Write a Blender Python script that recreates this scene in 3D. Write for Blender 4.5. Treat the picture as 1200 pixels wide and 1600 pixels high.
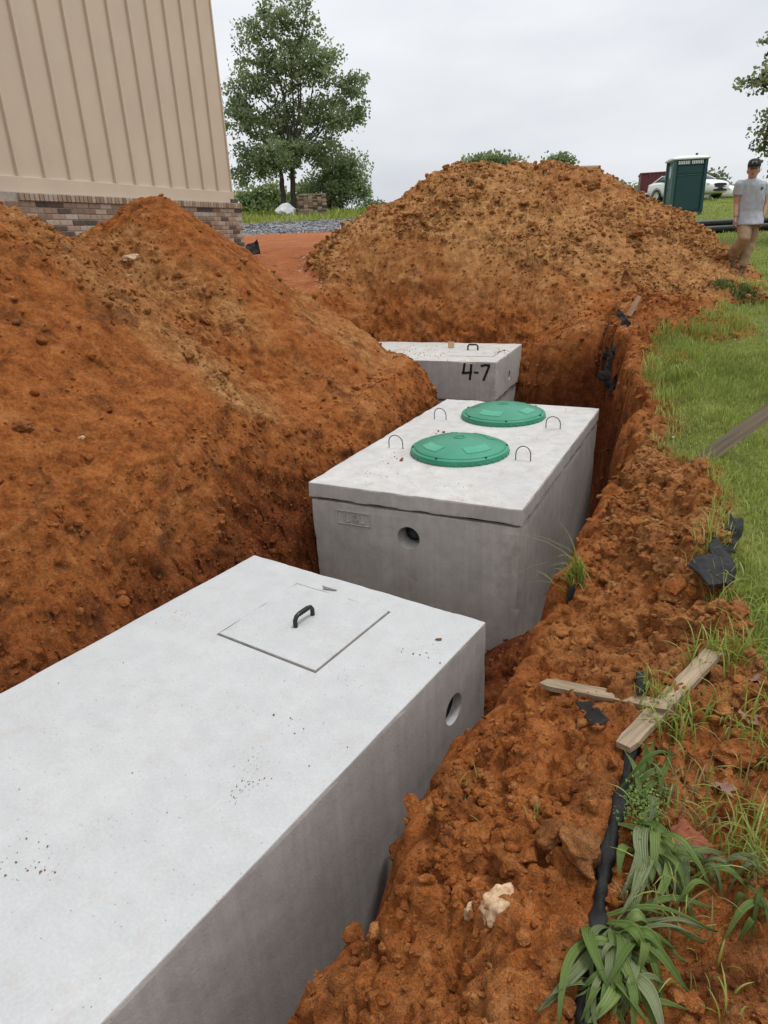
import bpy, bmesh, math, random
import numpy as np
from mathutils import Vector, Matrix

for o in list(bpy.data.objects): bpy.data.objects.remove(o, do_unlink=True)
scene = bpy.context.scene
COL = scene.collection
random.seed(7)
RNG = np.random.default_rng(11)
CZ = 1.6                                   # lens height above the lawn datum

# ------------------------------------------------------------------ camera
PITCH, ROLL = 0.38537, 0.04575
_f = np.array([0, math.cos(PITCH), -math.sin(PITCH)])
_u0 = np.array([0, math.sin(PITCH), math.cos(PITCH)]); _r0 = np.array([1., 0, 0])
_r = math.cos(ROLL)*_r0 - math.sin(ROLL)*_u0
_u = math.sin(ROLL)*_r0 + math.cos(ROLL)*_u0
cd = bpy.data.cameras.new('camera'); cam = bpy.data.objects.new('camera', cd); COL.objects.link(cam)
cam.matrix_world = Matrix(((_r[0], _u[0], -_f[0], 0), (_r[1], _u[1], -_f[1], 0), (_r[2], _u[2], -_f[2], CZ), (0, 0, 0, 1)))
cd.sensor_fit = 'VERTICAL'; cd.sensor_height = 32; cd.sensor_width = 24; cd.lens = 21.0
cd.clip_start = 0.05; cd.clip_end = 2000
scene.camera = cam

# ------------------------------------------------------------------ sky and sun (thin bright overcast)
SUN_EL, SUN_AZ = math.radians(72), math.radians(80)     # azimuth clockwise from +Y
world = bpy.data.worlds.new('World'); scene.world = world; world.use_nodes = True
wn, wl = world.node_tree.nodes, world.node_tree.links
wn.clear()
sky = wn.new('ShaderNodeTexSky'); sky.sky_type = 'NISHITA'; sky.sun_disc = False
sky.sun_elevation = SUN_EL; sky.sun_rotation = SUN_AZ
bg_sky = wn.new('ShaderNodeBackground'); bg_sky.inputs['Strength'].default_value = 0.06
wl.new(sky.outputs[0], bg_sky.inputs['Color'])
tc = wn.new('ShaderNodeTexCoord')
sep = wn.new('ShaderNodeSeparateXYZ'); wl.new(tc.outputs['Generated'], sep.inputs[0])
ramp = wn.new('ShaderNodeValToRGB')        # overcast dome: brighter towards the zenith
ramp.color_ramp.elements[0].position = 0.0; ramp.color_ramp.elements[0].color = (0.60, 0.612, 0.632, 1)
ramp.color_ramp.elements[1].position = 1.0; ramp.color_ramp.elements[1].color = (0.97, 0.985, 1.0, 1)
wl.new(sep.outputs['Z'], ramp.inputs[0])
mp = wn.new('ShaderNodeMapping'); mp.inputs['Scale'].default_value = (1.0, 1.0, 3.2)
wl.new(tc.outputs['Generated'], mp.inputs[0])
nz = wn.new('ShaderNodeTexNoise'); nz.inputs['Scale'].default_value = 2.1; nz.inputs['Detail'].default_value = 5; nz.inputs['Roughness'].default_value = 0.5
wl.new(mp.outputs[0], nz.inputs['Vector'])
cr = wn.new('ShaderNodeValToRGB')
cr.color_ramp.elements[0].position = 0.32; cr.color_ramp.elements[0].color = (0.80, 0.815, 0.845, 1)
cr.color_ramp.elements[1].position = 0.70; cr.color_ramp.elements[1].color = (1.07, 1.07, 1.065, 1)
wl.new(nz.outputs[0], cr.inputs[0])
mulc = wn.new('ShaderNodeMix'); mulc.data_type = 'RGBA'; mulc.blend_type = 'MULTIPLY'; mulc.inputs[0].default_value = 1.0
wl.new(ramp.outputs[0], mulc.inputs[6]); wl.new(cr.outputs[0], mulc.inputs[7])
bg_cl = wn.new('ShaderNodeBackground'); bg_cl.inputs['Strength'].default_value = 1.26
wl.new(mulc.outputs[2], bg_cl.inputs['Color'])
mixw = wn.new('ShaderNodeMixShader'); mixw.inputs[0].default_value = 0.93
wl.new(bg_sky.outputs[0], mixw.inputs[1]); wl.new(bg_cl.outputs[0], mixw.inputs[2])
wo = wn.new('ShaderNodeOutputWorld'); wl.new(mixw.outputs[0], wo.inputs[0])

sd = bpy.data.lights.new('sun', 'SUN'); sd.energy = 1.5; sd.angle = math.radians(12); sd.color = (1.0, 0.97, 0.93)
sun = bpy.data.objects.new('sun', sd); COL.objects.link(sun)
_sd = Vector((math.sin(SUN_AZ)*math.cos(SUN_EL), math.cos(SUN_AZ)*math.cos(SUN_EL), math.sin(SUN_EL)))
sun.rotation_euler = _sd.to_track_quat('Z', 'Y').to_euler()
vs = scene.view_settings; vs.view_transform = 'Standard'; vs.look = 'None'; vs.gamma = 1.0; vs.use_curve_mapping = False
vs.exposure = 0.14
scene.render.engine = 'CYCLES'

# ------------------------------------------------------------------ helpers: objects
def tag(o, label=None, cat=None, group=None, kind=None):
    if label: o['label'] = label
    if cat: o['category'] = cat
    if group: o['group'] = group
    if kind: o['kind'] = kind
    return o

def empty(name, loc=(0, 0, 0), rz=0.0):
    o = bpy.data.objects.new(name, None); COL.objects.link(o)
    o.empty_display_size = 0.1
    o.location = loc; o.rotation_euler = (0, 0, rz)
    return o

def link(name, me, mat=None, parent=None):
    o = bpy.data.objects.new(name, me); COL.objects.link(o)
    if mat is not None and len(me.materials) == 0: me.materials.append(mat)
    if parent is not None: o.parent = parent
    return o

def np_mesh(name, V, Fq, smooth=True):
    """Mesh from float array V (n,3) and index array Fq (m,k)."""
    me = bpy.data.meshes.new(name)
    V = np.ascontiguousarray(V, np.float32); Fq = np.ascontiguousarray(Fq, np.int32)
    m, k = Fq.shape
    me.vertices.add(len(V)); me.vertices.foreach_set('co', V.ravel())
    me.loops.add(m*k); me.loops.foreach_set('vertex_index', Fq.ravel())
    me.polygons.add(m)
    me.polygons.foreach_set('loop_start', np.arange(0, m*k, k, dtype=np.int32))
    me.polygons.foreach_set('loop_total', np.full(m, k, np.int32))
    me.polygons.foreach_set('use_smooth', np.full(m, smooth, bool))
    me.update(calc_edges=True)
    return me

def add_attr(me, name, vals):
    a = me.attributes.new(name, 'FLOAT', 'POINT'); a.data.foreach_set('value', np.ascontiguousarray(vals, np.float32))

class MB:
    """Collects simple solids and links them as one mesh object."""
    def __init__(s): s.v = []; s.f = []
    def add(s, verts, faces):
        n = len(s.v); s.v += [tuple(p) for p in verts]; s.f += [tuple(i+n for i in f) for f in faces]; return s
    def box(s, x0, x1, y0, y1, z0, z1, M=None):
        p = [(x0,y0,z0),(x1,y0,z0),(x1,y1,z0),(x0,y1,z0),(x0,y0,z1),(x1,y0,z1),(x1,y1,z1),(x0,y1,z1)]
        if M is not None: p = [M @ Vector(q) for q in p]
        return s.add(p, [(0,3,2,1),(4,5,6,7),(0,1,5,4),(1,2,6,5),(2,3,7,6),(3,0,4,7)])
    def tube(s, pts, r, n=8, cap=True, sq=None):
        pts = [Vector(p) for p in pts]; k = len(pts)
        rr = r if isinstance(r, (list, tuple)) else [r]*k
        rings = []; up = Vector((0, 0, 1)); prev = None
        for i, p in enumerate(pts):
            t = (pts[min(i+1, k-1)]-pts[max(i-1, 0)]).normalized()
            if prev is None:
                a = t.cross(up)
                if a.length < 1e-3: a = t.cross(Vector((1, 0, 0)))
                a.normalize()
            else:
                a = (prev - t*prev.dot(t)).normalized()
            prev = a; b = t.cross(a)
            rings.append([p+(a*math.cos(2*math.pi*j/n)+b*math.sin(2*math.pi*j/n))*rr[i] for j in range(n)])
        base = len(s.v)
        for rg in rings: s.v += [tuple(q) for q in rg]
        for i in range(k-1):
            for j in range(n):
                a0 = base+i*n+j; a1 = base+i*n+(j+1) % n
                s.f.append((a0, a1, a1+n, a0+n))
        if cap:
            s.f.append(tuple(base+j for j in range(n))[::-1]); s.f.append(tuple(base+(k-1)*n+j for j in range(n)))
        return s
    def lathe(s, prof, n=48, c=(0, 0, 0), M=None):
        base = len(s.v); k = len(prof)
        for r, z in prof:
            for j in range(n):
                a = 2*math.pi*j/n; p = Vector((c[0]+r*math.cos(a), c[1]+r*math.sin(a), c[2]+z))
                s.v.append(tuple(M @ p) if M is not None else tuple(p))
        for i in range(k-1):
            for j in range(n):
                a0 = base+i*n+j; a1 = base+i*n+(j+1) % n
                s.f.append((a0, a1, a1+n, a0+n))
        return s
    def build(s, name, mat, parent=None, smooth=False, bevel=0, seg=2, auto=None):
        me = bpy.data.meshes.new(name); me.from_pydata(s.v, [], s.f); 
        bm = bmesh.new(); bm.from_mesh(me)
        bmesh.ops.recalc_face_normals(bm, faces=bm.faces)
        if bevel:
            es = [e for e in bm.edges if len(e.link_faces) == 2 and e.calc_face_angle() > 0.6]
            bmesh.ops.bevel(bm, geom=es, offset=bevel, segments=seg, profile=0.6, affect='EDGES', clamp_overlap=True)
        for f in bm.faces: f.smooth = smooth
        if auto is not None:
            for f in bm.faces: f.smooth = True
            for e in bm.edges:
                if len(e.link_faces) == 2 and e.calc_face_angle() > auto: e.smooth = False
        bm.to_mesh(me); bm.free(); me.update()
        return link(name, me, mat, parent)

# ------------------------------------------------------------------ helpers: noise
def _h(ix, iy, iz, seed):
    with np.errstate(over='ignore'):
        h = ix.astype(np.uint32)*np.uint32(374761393) + iy.astype(np.uint32)*np.uint32(668265263) + iz.astype(np.uint32)*np.uint32(2147483647) + np.uint32((seed*974634777) & 0xffffffff)
        h = (h ^ (h >> np.uint32(13)))*np.uint32(1274126177)
        h = (h ^ (h >> np.uint32(16)))*np.uint32(2246822519)
        h = h ^ (h >> np.uint32(15))
    return h
def _hf(ix, iy, iz, seed): return _h(ix, iy, iz, seed).astype(np.float32)*np.float32(1/4294967295.0)
def vnoise(P, seed=0):
    P = np.asarray(P, np.float32); I = np.floor(P); f = P-I; I = I.astype(np.int64)
    u = f*f*f*(f*(f*6-15)+10); out = 0
    for dx in (0, 1):
        wx = u[:, 0] if dx else 1-u[:, 0]
        for dy in (0, 1):
            wy = u[:, 1] if dy else 1-u[:, 1]
            for dz in (0, 1):
                wz = u[:, 2] if dz else 1-u[:, 2]
                out = out + wx*wy*wz*_hf(I[:, 0]+dx, I[:, 1]+dy, I[:, 2]+dz, seed)
    return out*2-1
def fbm(P, scale, octv=4, seed=0, gain=0.5):
    P = np.asarray(P, np.float32)*scale; a = 1.0; t = 0; s = 0
    for k in range(octv):
        t = t + a*vnoise(P+k*17.3, seed+k); s += a; a *= gain; P = P*2.03
    return t/s
def clods(P, scale, seed=0, fill=0.6):
    """Rounded lumps (height in cell units) from the nearest of eight jittered cell points."""
    P = np.asarray(P, np.float32)*scale
    I = np.floor(P-0.5).astype(np.int64); best = np.zeros(len(P), np.float32)
    for dx in (0, 1):
        for dy in (0, 1):
            for dz in (0, 1):
                cx, cy, cz = I[:, 0]+dx, I[:, 1]+dy, I[:, 2]+dz
                h = _h(cx, cy, cz, seed)
                jx = (h & np.uint32(1023)).astype(np.float32)/1023.; jy = ((h >> np.uint32(10)) & np.uint32(1023)).astype(np.float32)/1023.
                jz = ((h >> np.uint32(20)) & np.uint32(1023)).astype(np.float32)/1023.
                d2 = (P[:, 0]-cx-.2-.6*jx)**2+(P[:, 1]-cy-.2-.6*jy)**2+(P[:, 2]-cz-.2-.6*jz)**2
                r = fill*(.45+.75*((jx*7.3+jy*3.1) % 1.0))
                best = np.maximum(best, np.sqrt(np.maximum(0, r*r-d2)))
    return best
def sst(x, a, b):
    t = np.clip((x-a)/(b-a), 0, 1); return t*t*(3-2*t)

# ------------------------------------------------------------------ helpers: materials
def new_mat(name):
    m = bpy.data.materials.new(name); m.use_nodes = True
    nt = m.node_tree; b = nt.nodes['Principled BSDF']
    return m, nt.nodes, nt.links, b
def N(n, typ, **kw):
    o = n.new('ShaderNode'+typ)
    for k, v in kw.items():
        if hasattr(o, k): setattr(o, k, v)
        else: o.inputs[k.replace('_', ' ')].default_value = v
    return o
def ramp_node(n, l, src, stops):
    r = n.new('ShaderNodeValToRGB'); e = r.color_ramp.elements
    while len(e) < len(stops): e.new(0.5)
    for el, (p, c) in zip(e, stops):
        el.position = p; el.color = (c[0], c[1], c[2], 1) if not isinstance(c, (int, float)) else (c, c, c, 1)
    l.new(src, r.inputs[0]); return r
def mixc(n, l, fac, a, b, mode='MIX'):
    m = n.new('ShaderNodeMix'); m.data_type = 'RGBA'; m.blend_type = mode
    for sock, v in ((0, fac), (6, a), (7, b)):
        if hasattr(v, 'node'): l.new(v, m.inputs[sock])
        elif sock == 0: m.inputs[0].default_value = v
        else: m.inputs[sock].default_value = (*v, 1)
    return m.outputs[2]
def noise_node(n, l, scale, detail=4, rough=0.55, vec=None, dist=0.0):
    t = n.new('ShaderNodeTexNoise'); t.inputs['Scale'].default_value = scale; t.inputs['Detail'].default_value = detail
    t.inputs['Roughness'].default_value = rough; t.inputs['Distortion'].default_value = dist
    if vec is not None: l.new(vec, t.inputs['Vector'])
    return t
def coord(n, kind='Object'):
    return n.new('ShaderNodeTexCoord').outputs[kind]
def bump(n, l, b, h, strength=0.3, dist=0.02, prev=None):
    bp = n.new('ShaderNodeBump'); bp.inputs['Strength'].default_value = strength; bp.inputs['Distance'].default_value = dist
    l.new(h, bp.inputs['Height'])
    if prev is not None: l.new(prev, bp.inputs['Normal'])
    l.new(bp.outputs[0], b.inputs['Normal']); return bp.outputs[0]
def simple_mat(name, col, rough=0.6, metal=0.0, var=0.12, scale=8.0, bumps=0.0, bscale=60.0, spec=None):
    m, n, l, b = new_mat(name); c = coord(n)
    t = noise_node(n, l, scale, 5, 0.6, c)
    lo = tuple(x*(1-var) for x in col); hi = tuple(min(1, x*(1+var)) for x in col)
    r = ramp_node(n, l, t.outputs[0], [(0.3, lo), (0.7, hi)]); l.new(r.outputs[0], b.inputs['Base Color'])
    b.inputs['Roughness'].default_value = rough; b.inputs['Metallic'].default_value = metal
    if spec is not None: b.inputs['Specular IOR Level'].default_value = spec
    if bumps:
        t2 = noise_node(n, l, bscale, 4, 0.6, c); bump(n, l, b, t2.outputs[0], bumps, 0.01)
    return m

# ================================================================== THE GROUND: one height field, cut into its pieces
YAW2 = 0.47122; FR2 = np.array([0.832, 3.732])                 # big tank: front right corner and heading
EX = np.array([math.cos(YAW2), -math.sin(YAW2)]); EY = np.array([math.sin(YAW2), math.cos(YAW2)])
def L2W(a, b, z=0.0):                                           # tank frame -> world
    return Vector((FR2[0]+EX[0]*a+EY[0]*b, FR2[1]+EX[1]*a+EY[1]*b, z))
def ray_dir(px, py):
    return _f + ((px-600)/1050.0)*_r + ((800-py)/1050.0)*_u
def on_z(px, py, z):                                            # photograph pixel -> point at height z
    d = ray_dir(px, py); s = (z-CZ)/d[2]; return Vector((d[0]*s, d[1]*s, z))
def on_y(px, py, y):
    d = ray_dir(px, py); s = y/d[1]; return Vector((d[0]*s, y, d[2]*s+CZ))

def lines(segs):
    out = [segs[0][0]]
    for a, b, st in segs:
        n = max(1, int(round((b-a)/st))); out += list(np.linspace(a, b, n+1)[1:])
    return np.array(out)
def geo(start, end, st, g):
    out = []; x = start
    sgn = 1 if end > start else -1
    while (end-x)*sgn > 0:
        x += sgn*st; st *= g; out.append(x)
    return out
A_in = lines([(-8.0, -4.8, .045), (-4.8, -2.4, .022), (-2.4, -1.35, .0115), (-1.35, -.15, .06), (-.15, 1.6, .0105), (1.6, 3.2, .026), (3.2, 8.0, .05)])
B_in = lines([(-3.5, -1.0, .0115), (-1.0, 1.2, .014), (1.2, 3.2, .02), (3.2, 5.3, .03), (5.3, 6.4, .018), (6.4, 10.5, .03), (10.5, 14.5, .06)])
A = np.concatenate([geo(-8.0, -160, .06, 1.13)[::-1], A_in, geo(8.0, 160, .06, 1.13)])
B = np.concatenate([geo(-3.5, -40, .03, 1.2)[::-1], B_in, geo(14.5, 190, .08, 1.09)])
na, nb = len(A), len(B)
GA, GB = np.meshgrid(A, B, indexing='ij')
ga, gb = GA.ravel(), GB.ravel()
X = FR2[0]+EX[0]*ga+EY[0]*gb; Y = FR2[1]+EX[1]*ga+EY[1]*gb
P2 = np.stack([X, Y, np.zeros_like(X)], 1)

def base_h(X, Y):
    """Undisturbed ground: the lawn climbs away from the lens, the house yard sits higher."""
    lawn = -1.62+.07*np.clip(Y, -8, 44)+np.where(Y > 44, -.012*(Y-44), 0)
    yard = np.interp(Y, [-8, 4, 8, 10.5, 11.6, 13.0, 19, 24, 26, 30, 36, 44, 190], [-1.55, -1.4, -1.1, -.75, -.5, -.12, .12, .30, .42, .83, 1.36, 1.5, .3])
    w = sst(X, -1.5+.0*Y, 5.0)
    return yard*(1-w)+lawn*w+CZ
def seg_d(px, py, a, b):
    ax, ay = a; bx, by = b; dx, dy = bx-ax, by-ay
    t = np.clip(((px-ax)*dx+(py-ay)*dy)/(dx*dx+dy*dy), 0, 1)
    return np.hypot(px-ax-t*dx, py-ay-t*dy)
RIGHT = [(.24, -3.9), (.28, -2.9), (.29, -2.3), (.29, -1.95), (.37, -1.78), (.44, -1.62), (.50, -1.3), (.52, -.93), (.56, -.4), (.58, .2), (.56, .8), (.42, 2.2), (.26, 3.1), (.0, 4.4), (-.22, 5.1)]
BACK = [(-.34, 5.7), (-.5, 6.3), (-1.0, 6.75), (-1.8, 6.95), (-2.8, 6.9), (-3.8, 6.8), (-4.8, 6.6)]
LEFT = [(-4.9, 3.6), (-3.4, 3.4), (-2.6, 3.15), (-2.15, 2.9), (-1.95, 2.65), (-1.86, 2.2), (-1.86, 1.2), (-1.95, .3), (-2.0, -.3), (-1.88, -.9), (-2.02, -2.8), (-2.2, -3.9)]
POLY = RIGHT+BACK+LEFT
def trench_d(a, b):
    """Signed distance to the rim of the excavation, positive inside."""
    d = np.full(a.shape, 1e9); ins = np.zeros(a.shape, bool); n = len(POLY)
    for i in range(n):
        p, q = POLY[i], POLY[(i+1) % n]
        d = np.minimum(d, seg_d(a, b, p, q))
        c = ((p[1] > b) != (q[1] > b)); 
        with np.errstate(divide='ignore', invalid='ignore'):
            xi = (q[0]-p[0])*(b-p[1])/(q[1]-p[1])+p[0]
        ins ^= c & (a < xi)
    return np.where(ins, d, -d)
def cones(X, Y, pts, wob):
    h = np.full(X.shape, -9.0)
    for x, y, z, s in pts:
        r = np.hypot(X-x, Y-y); r = np.sqrt(r*r+.10)-.316+.0
        h = np.maximum(h, z-s*r*(1+wob))
    return h
def ridge(p, q, n, s):
    return [(p[0]+(q[0]-p[0])*t, p[1]+(q[1]-p[1])*t, p[2]+(q[2]-p[2])*t, s) for t in np.linspace(0, 1, n)]
LEFT_HEAP = (ridge((-2.55, 7.35, .30), (-2.05, 7.25, .33), 5, .84)+ridge((-2.55, 7.35, .25), (-2.80, 6.3, .02), 6, .84)+ridge((-2.80, 6.3, .08), (-2.95, 5.2, .36), 6, .82)
             + ridge((-2.95, 5.2, .38), (-4.2, 3.6, .45), 8, .82)+ridge((-4.2, 3.6, .45), (-5.5, 1.0, .3), 10, .82)+ridge((-2.05, 7.25, .28), (-1.4, 7.4, -.2), 5, .8))
BACK_HEAP = (ridge((.3, 12.6, .50), (1.6, 13.0, 1.02), 6, .74)+ridge((1.6, 13.0, 1.04), (3.1, 13.0, 1.00), 6, .74)+ridge((3.1, 13.0, 1.00), (4.0, 12.8, .76), 4, .70)
             + ridge((2.2, 13.4, 1.0), (3.4, 14.4, .7), 4, .7))
TAIL = ridge((4.5, 11.9, .06), (5.4, 10.9, -.80), 5, .7)+ridge((5.4, 10.9, -.80), (7.2, 10.2, -.86), 6, .5)+ridge((4.0, 10.9, -.45), (4.6, 9.6, -.74), 5, .5)

wob = .10*fbm(P2, .9, 3, 5)
hb = base_h(X, Y)+.03*fbm(P2, .7, 3, 3)
hl = cones(X, Y, LEFT_HEAP, wob)+CZ+.15*fbm(P2, 1.0, 3, 21)+.055*(1-2*np.abs(fbm(P2, 1.9, 3, 24)))
hk = cones(X, Y, BACK_HEAP, wob)+CZ+.14*fbm(P2, .9, 3, 22)+.06*(1-2*np.abs(fbm(P2, 1.8, 3, 25)))
ht = cones(X, Y, TAIL, wob)+CZ+.07*fbm(P2, 1.6, 4, 23)
hk = np.maximum(hk, ht)
td = trench_d(ga, gb)
rim_n = .07*fbm(P2, 1.7, 4, 9)+.035*fbm(P2, 6.0, 3, 10)
tdn = td+rim_n*(1+.7*(ga > -.6))
# loose bank between trench and lawn
rim_a = np.interp(gb, [p[1] for p in RIGHT], [p[0] for p in RIGHT])
off = ga-rim_a
bh = np.interp(gb, [-3.9, -2.6, -1.9, -1.3, -.6, .6, 1.6, 2.6, 3.6, 5.0, 6.0], [.0, .0, .01, .03, .13, .22, .14, .10, .06, .05, .05])
bw = np.interp(gb, [-3.9, -1.9, -1.0, .6, 2.0, 6.0], [.36, .36, .34, .30, .22, .2])
bank = bh*np.exp(-((off-.42)/bw)**2)*(1+.5*fbm(P2, 2.2, 3, 31))
shoulder = -np.interp(gb, [-3.9, -2.0, -1.2, -.4, 3], [.40, .36, .20, .07, .0])*(1-sst(off, -.05, .55))
rightside = (ga > -.6) & (gb < 6.2)
hb2 = hb+np.where(rightside, bank+shoulder+.05*fbm(P2, 3.2, 4, 33)*sst(off, 1.3, .3), 0)
top = np.maximum(hb2, np.maximum(hl, hk))
w_left = hl-hb2; w_back = hk-hb2
# trench floor, higher where the bank has slumped in
fl = np.full(X.shape, -3.02)
fl += .66*np.exp(-(((ga-.25)/.55)**2+((gb+.15)/.55)**2))+.2*np.exp(-(((ga-.4)/.3)**2+((gb-.9)/.7)**2))
fl += .25*np.exp(-(((ga+1.9)/.35)**2+((gb-1.0)/1.5)**2))
fl = fl+CZ+.08*fbm(P2, 2.0, 4, 41)
ww = np.interp(ga, [-5, -2.3, -1.5, 0, .2, .6], [.6, .55, .5, .30, .30, .30])*(1+.45*fbm(P2, 1.4, 3, 44))
ww = np.where((ga > -1), ww*np.interp(gb, [-3.9, -1.6, -.6, .4, 5], [1.15, 1.15, 1.2, .75, .65]), ww)
bkw = sst(gb, 5.3, 5.8)*sst(ga, -.35, -.9)
ww = ww*(1-bkw)+1.75*bkw                                          # behind the far tank the heap slides in
t = np.clip(tdn/ww, 0, 1)
prof = np.where(t < .12, t*t*2.2, .0317+(t-.12)*1.10); prof = np.clip(prof, 0, 1); prof = prof*prof*(3-2*prof)*.5+prof*.5
soft = np.clip(1.0-(1.0-t)**1.0, 0, 1)**1.55                       # under the heaps the slope steepens gradually into the cut
lw = np.maximum(sst(ga, -1.0, -1.5), sst(gb, 5.2, 5.6)); prof = prof*(1-lw)+soft*lw
Z = top+(fl-top)*prof
in_tr = tdn > 0.0
# house stands on its own pad: keep the yard flat against it
Zs = Z.copy()

def grid_normals(X, Y, Z):
    Pg = np.stack([X, Y, Z], 1).reshape(na, nb, 3)
    dA = np.gradient(Pg, axis=0); dB = np.gradient(Pg, axis=1)
    n = np.cross(dA, dB); n /= np.linalg.norm(n, axis=2, keepdims=True)+1e-12
    return n.reshape(-1, 3)
Nn = grid_normals(X, Y, Z)

# ---- what is soil, what is grass
GR_B = [-6, -2.6, -1.9, -1.4, -.9, -.5, .1, .45, .8, 1.4, 2.2, 3.1, 3.8, 4.8, 6.0, 7.5, 9.5, 12, 190]
GR_A = [2.0, 1.6, 1.32, 1.16, 1.02, 1.04, .98, .88, .76, .58, .44, .34, .42, .62, .85, 1.0, .9, .8, .8]
g_lim = np.interp(gb, GR_B, GR_A)
dcam = np.hypot(X, Y)
n_g = .16*fbm(P2, 1.3, 3, 51)+.08*fbm(P2, 5, 3, 52)
grass = sst(ga-g_lim+n_g, -.06, .14)*(w_back < .02)*(w_left < .02)*(X > 1.0)
grass *= 1-.75*sst(fbm(P2, .8, 4, 55), .20, .40)*(dcam < 14)           # bare, trodden patches
far_grass = np.clip(sst(Y, 29.2, 30.2)*(X < 6)+sst(Y, 16, 18)*sst(X, 2.5, 4.0), 0, 1)
grass = np.maximum(grass*(~in_tr), far_grass)
soil = 1-grass

# ---- relief: lumps, crumbs, erosion
vis = (dcam < 17) & (Y > .2)
idx = np.nonzero(vis)[0]
P3 = np.stack([X, Y, Z], 1)[idx].astype(np.float32)
nearw = sst(dcam[idx], 6.5, 4.0)
bankw = ((ga[idx] > -.4) & (gb[idx] < 8)).astype(np.float32)*soil[idx]*(w_back[idx] < .02)*(X[idx] > -.6)
wallm = np.clip(prof[idx]*(1-prof[idx])*4, 0, 1)*in_tr[idx]
heapm = np.maximum(sst(w_left[idx], 0, .15), sst(w_back[idx], 0, .15))*(~in_tr[idx])
backm = sst(w_back[idx], 0, .15)*(~in_tr[idx])
strk = fbm(np.stack([ga[idx]*.45, gb[idx]*1.7, np.zeros(len(idx))], 1), 1.0, 4, 63)      # tongues of crumbs that rolled down the heap
patch = sst(fbm(P3, 1.3, 3, 61)+.9*strk*(w_left[idx] > 0), -.15, .35)
Pw = P3+np.stack([.030*vnoise(P3*9, 91)+.012*vnoise(P3*26, 94), .030*vnoise(P3*9, 92)+.012*vnoise(P3*26, 95), .030*vnoise(P3*9, 93)+.012*vnoise(P3*26, 96)], 1)
c_big = clods(Pw, 7.0, 1, .62)/7.0
c_mid = clods(Pw, 15.0, 2, .62)/15.0
c_sml = clods(Pw, 34.0, 3, .60)/34.0
f1 = fbm(P3, 3.0, 5, 71); f2 = fbm(P3, 11.0, 4, 72); f3 = fbm(P3, 40.0, 2, 73)
amp_big = .20*heapm*patch+bankw*(.25+.85*patch)+backm*.5*patch+.5*wallm*patch
amp_mid = .30*heapm*(.25+.75*patch)+bankw*(.45+.55*patch)+.5*wallm*patch+backm*.5
amp_sml = 1.0*heapm*(.4+.6*patch)+bankw*.9+.9*wallm+backm*.6
disp = amp_big*c_big+amp_mid*c_mid+amp_sml*c_sml
f0 = 1-2*np.abs(fbm(P3, 1.6, 3, 75)); rg = 1-2*np.abs(f2)             # slumps and broken ridges
disp += soil[idx]*(.11*f0*wallm+.040*f1*(.5+wallm*1.8+bankw*1.3+heapm*.8)+.020*f2*(.5+wallm*1.6+bankw*1.3+.8*heapm)+.014*rg*(bankw+wallm+.4*heapm)+.011*f3*(1+.6*bankw+.4*wallm)+.012*(1-2*np.abs(fbm(P3, 22.0, 2, 76)))*(heapm*.7+wallm+bankw))
disp *= np.where(soil[idx] > .5, 1, .25)
disp *= np.where((Y[idx] > 13.4) & (X[idx] < 0), .35, 1.0)
rw = (ga[idx] > -1.0) & (gb[idx] < 6) & (tdn[idx] > -.03)
disp = np.where(rw, np.clip(disp, -.045, .05), np.clip(disp, -.12, .14))
D = np.zeros(len(X)); D[idx] = disp
# overhanging lips: push the upper wall outwards a touch
X2 = X+Nn[:, 0]*D; Y2 = Y+Nn[:, 1]*D; Z2 = Z+Nn[:, 2]*D
Nn2 = grid_normals(X2, Y2, Z2)
# colour controls: dry pale crumbs, dark topsoil, red subsoil darkened to paint in wall shade
PW = np.stack([X, Y, Z], 1)
dry = np.zeros(len(X)); 
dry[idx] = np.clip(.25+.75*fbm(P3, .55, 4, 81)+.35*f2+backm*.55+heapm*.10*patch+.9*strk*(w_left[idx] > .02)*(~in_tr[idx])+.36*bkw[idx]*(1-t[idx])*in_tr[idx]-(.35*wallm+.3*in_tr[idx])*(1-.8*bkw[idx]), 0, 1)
deep = np.zeros(len(X)); deep[idx] = np.clip(sst(top[idx]-Z[idx], .12+.25*bkw[idx], .6+1.6*bkw[idx])+.3*fbm(P3, 1.8, 3, 83)*in_tr[idx], 0, 1)  # grows with depth below the rim; carries red subsoil and painted wall shade
yardm = sst(Y, 10.2, 11.2)*sst(X, 2.5, 1.0)*(w_back < .05)*(w_left < .05)*(~in_tr)
stone = np.zeros(len(X)); stone[idx] = c_mid*15

# ---- cut into objects
iq = (np.arange(na-1)[:, None]*nb+np.arange(nb-1)[None, :]).ravel()
Q = np.stack([iq, iq+nb, iq+nb+1, iq+1], 1)
def fm(v): return v[Q].astype(np.float32).mean(1)
f_in = fm(in_tr.astype(float)) > .5
f_l = (fm(w_left) > .015) & ~f_in
f_k = (fm(w_back) > .015) & ~f_in & ~f_l
fX, fY = fm(X), fm(Y); fgr = fm(grass)
f_bank = ~f_in & ~f_l & ~f_k & (fgr < .5) & (fX > -.6) & (fY < 12) 
f_gravel = ~f_in & ~f_l & ~f_k & ~f_bank & (fX < 3) & (fY > 24.4) & (fY < 29.9)
f_yard = ~f_in & ~f_l & ~f_k & ~f_bank & ~f_gravel & (fX < 3) & (fY < 24.4)
f_lawn = ~f_in & ~f_l & ~f_k & ~f_bank & ~f_gravel & ~f_yard
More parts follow.
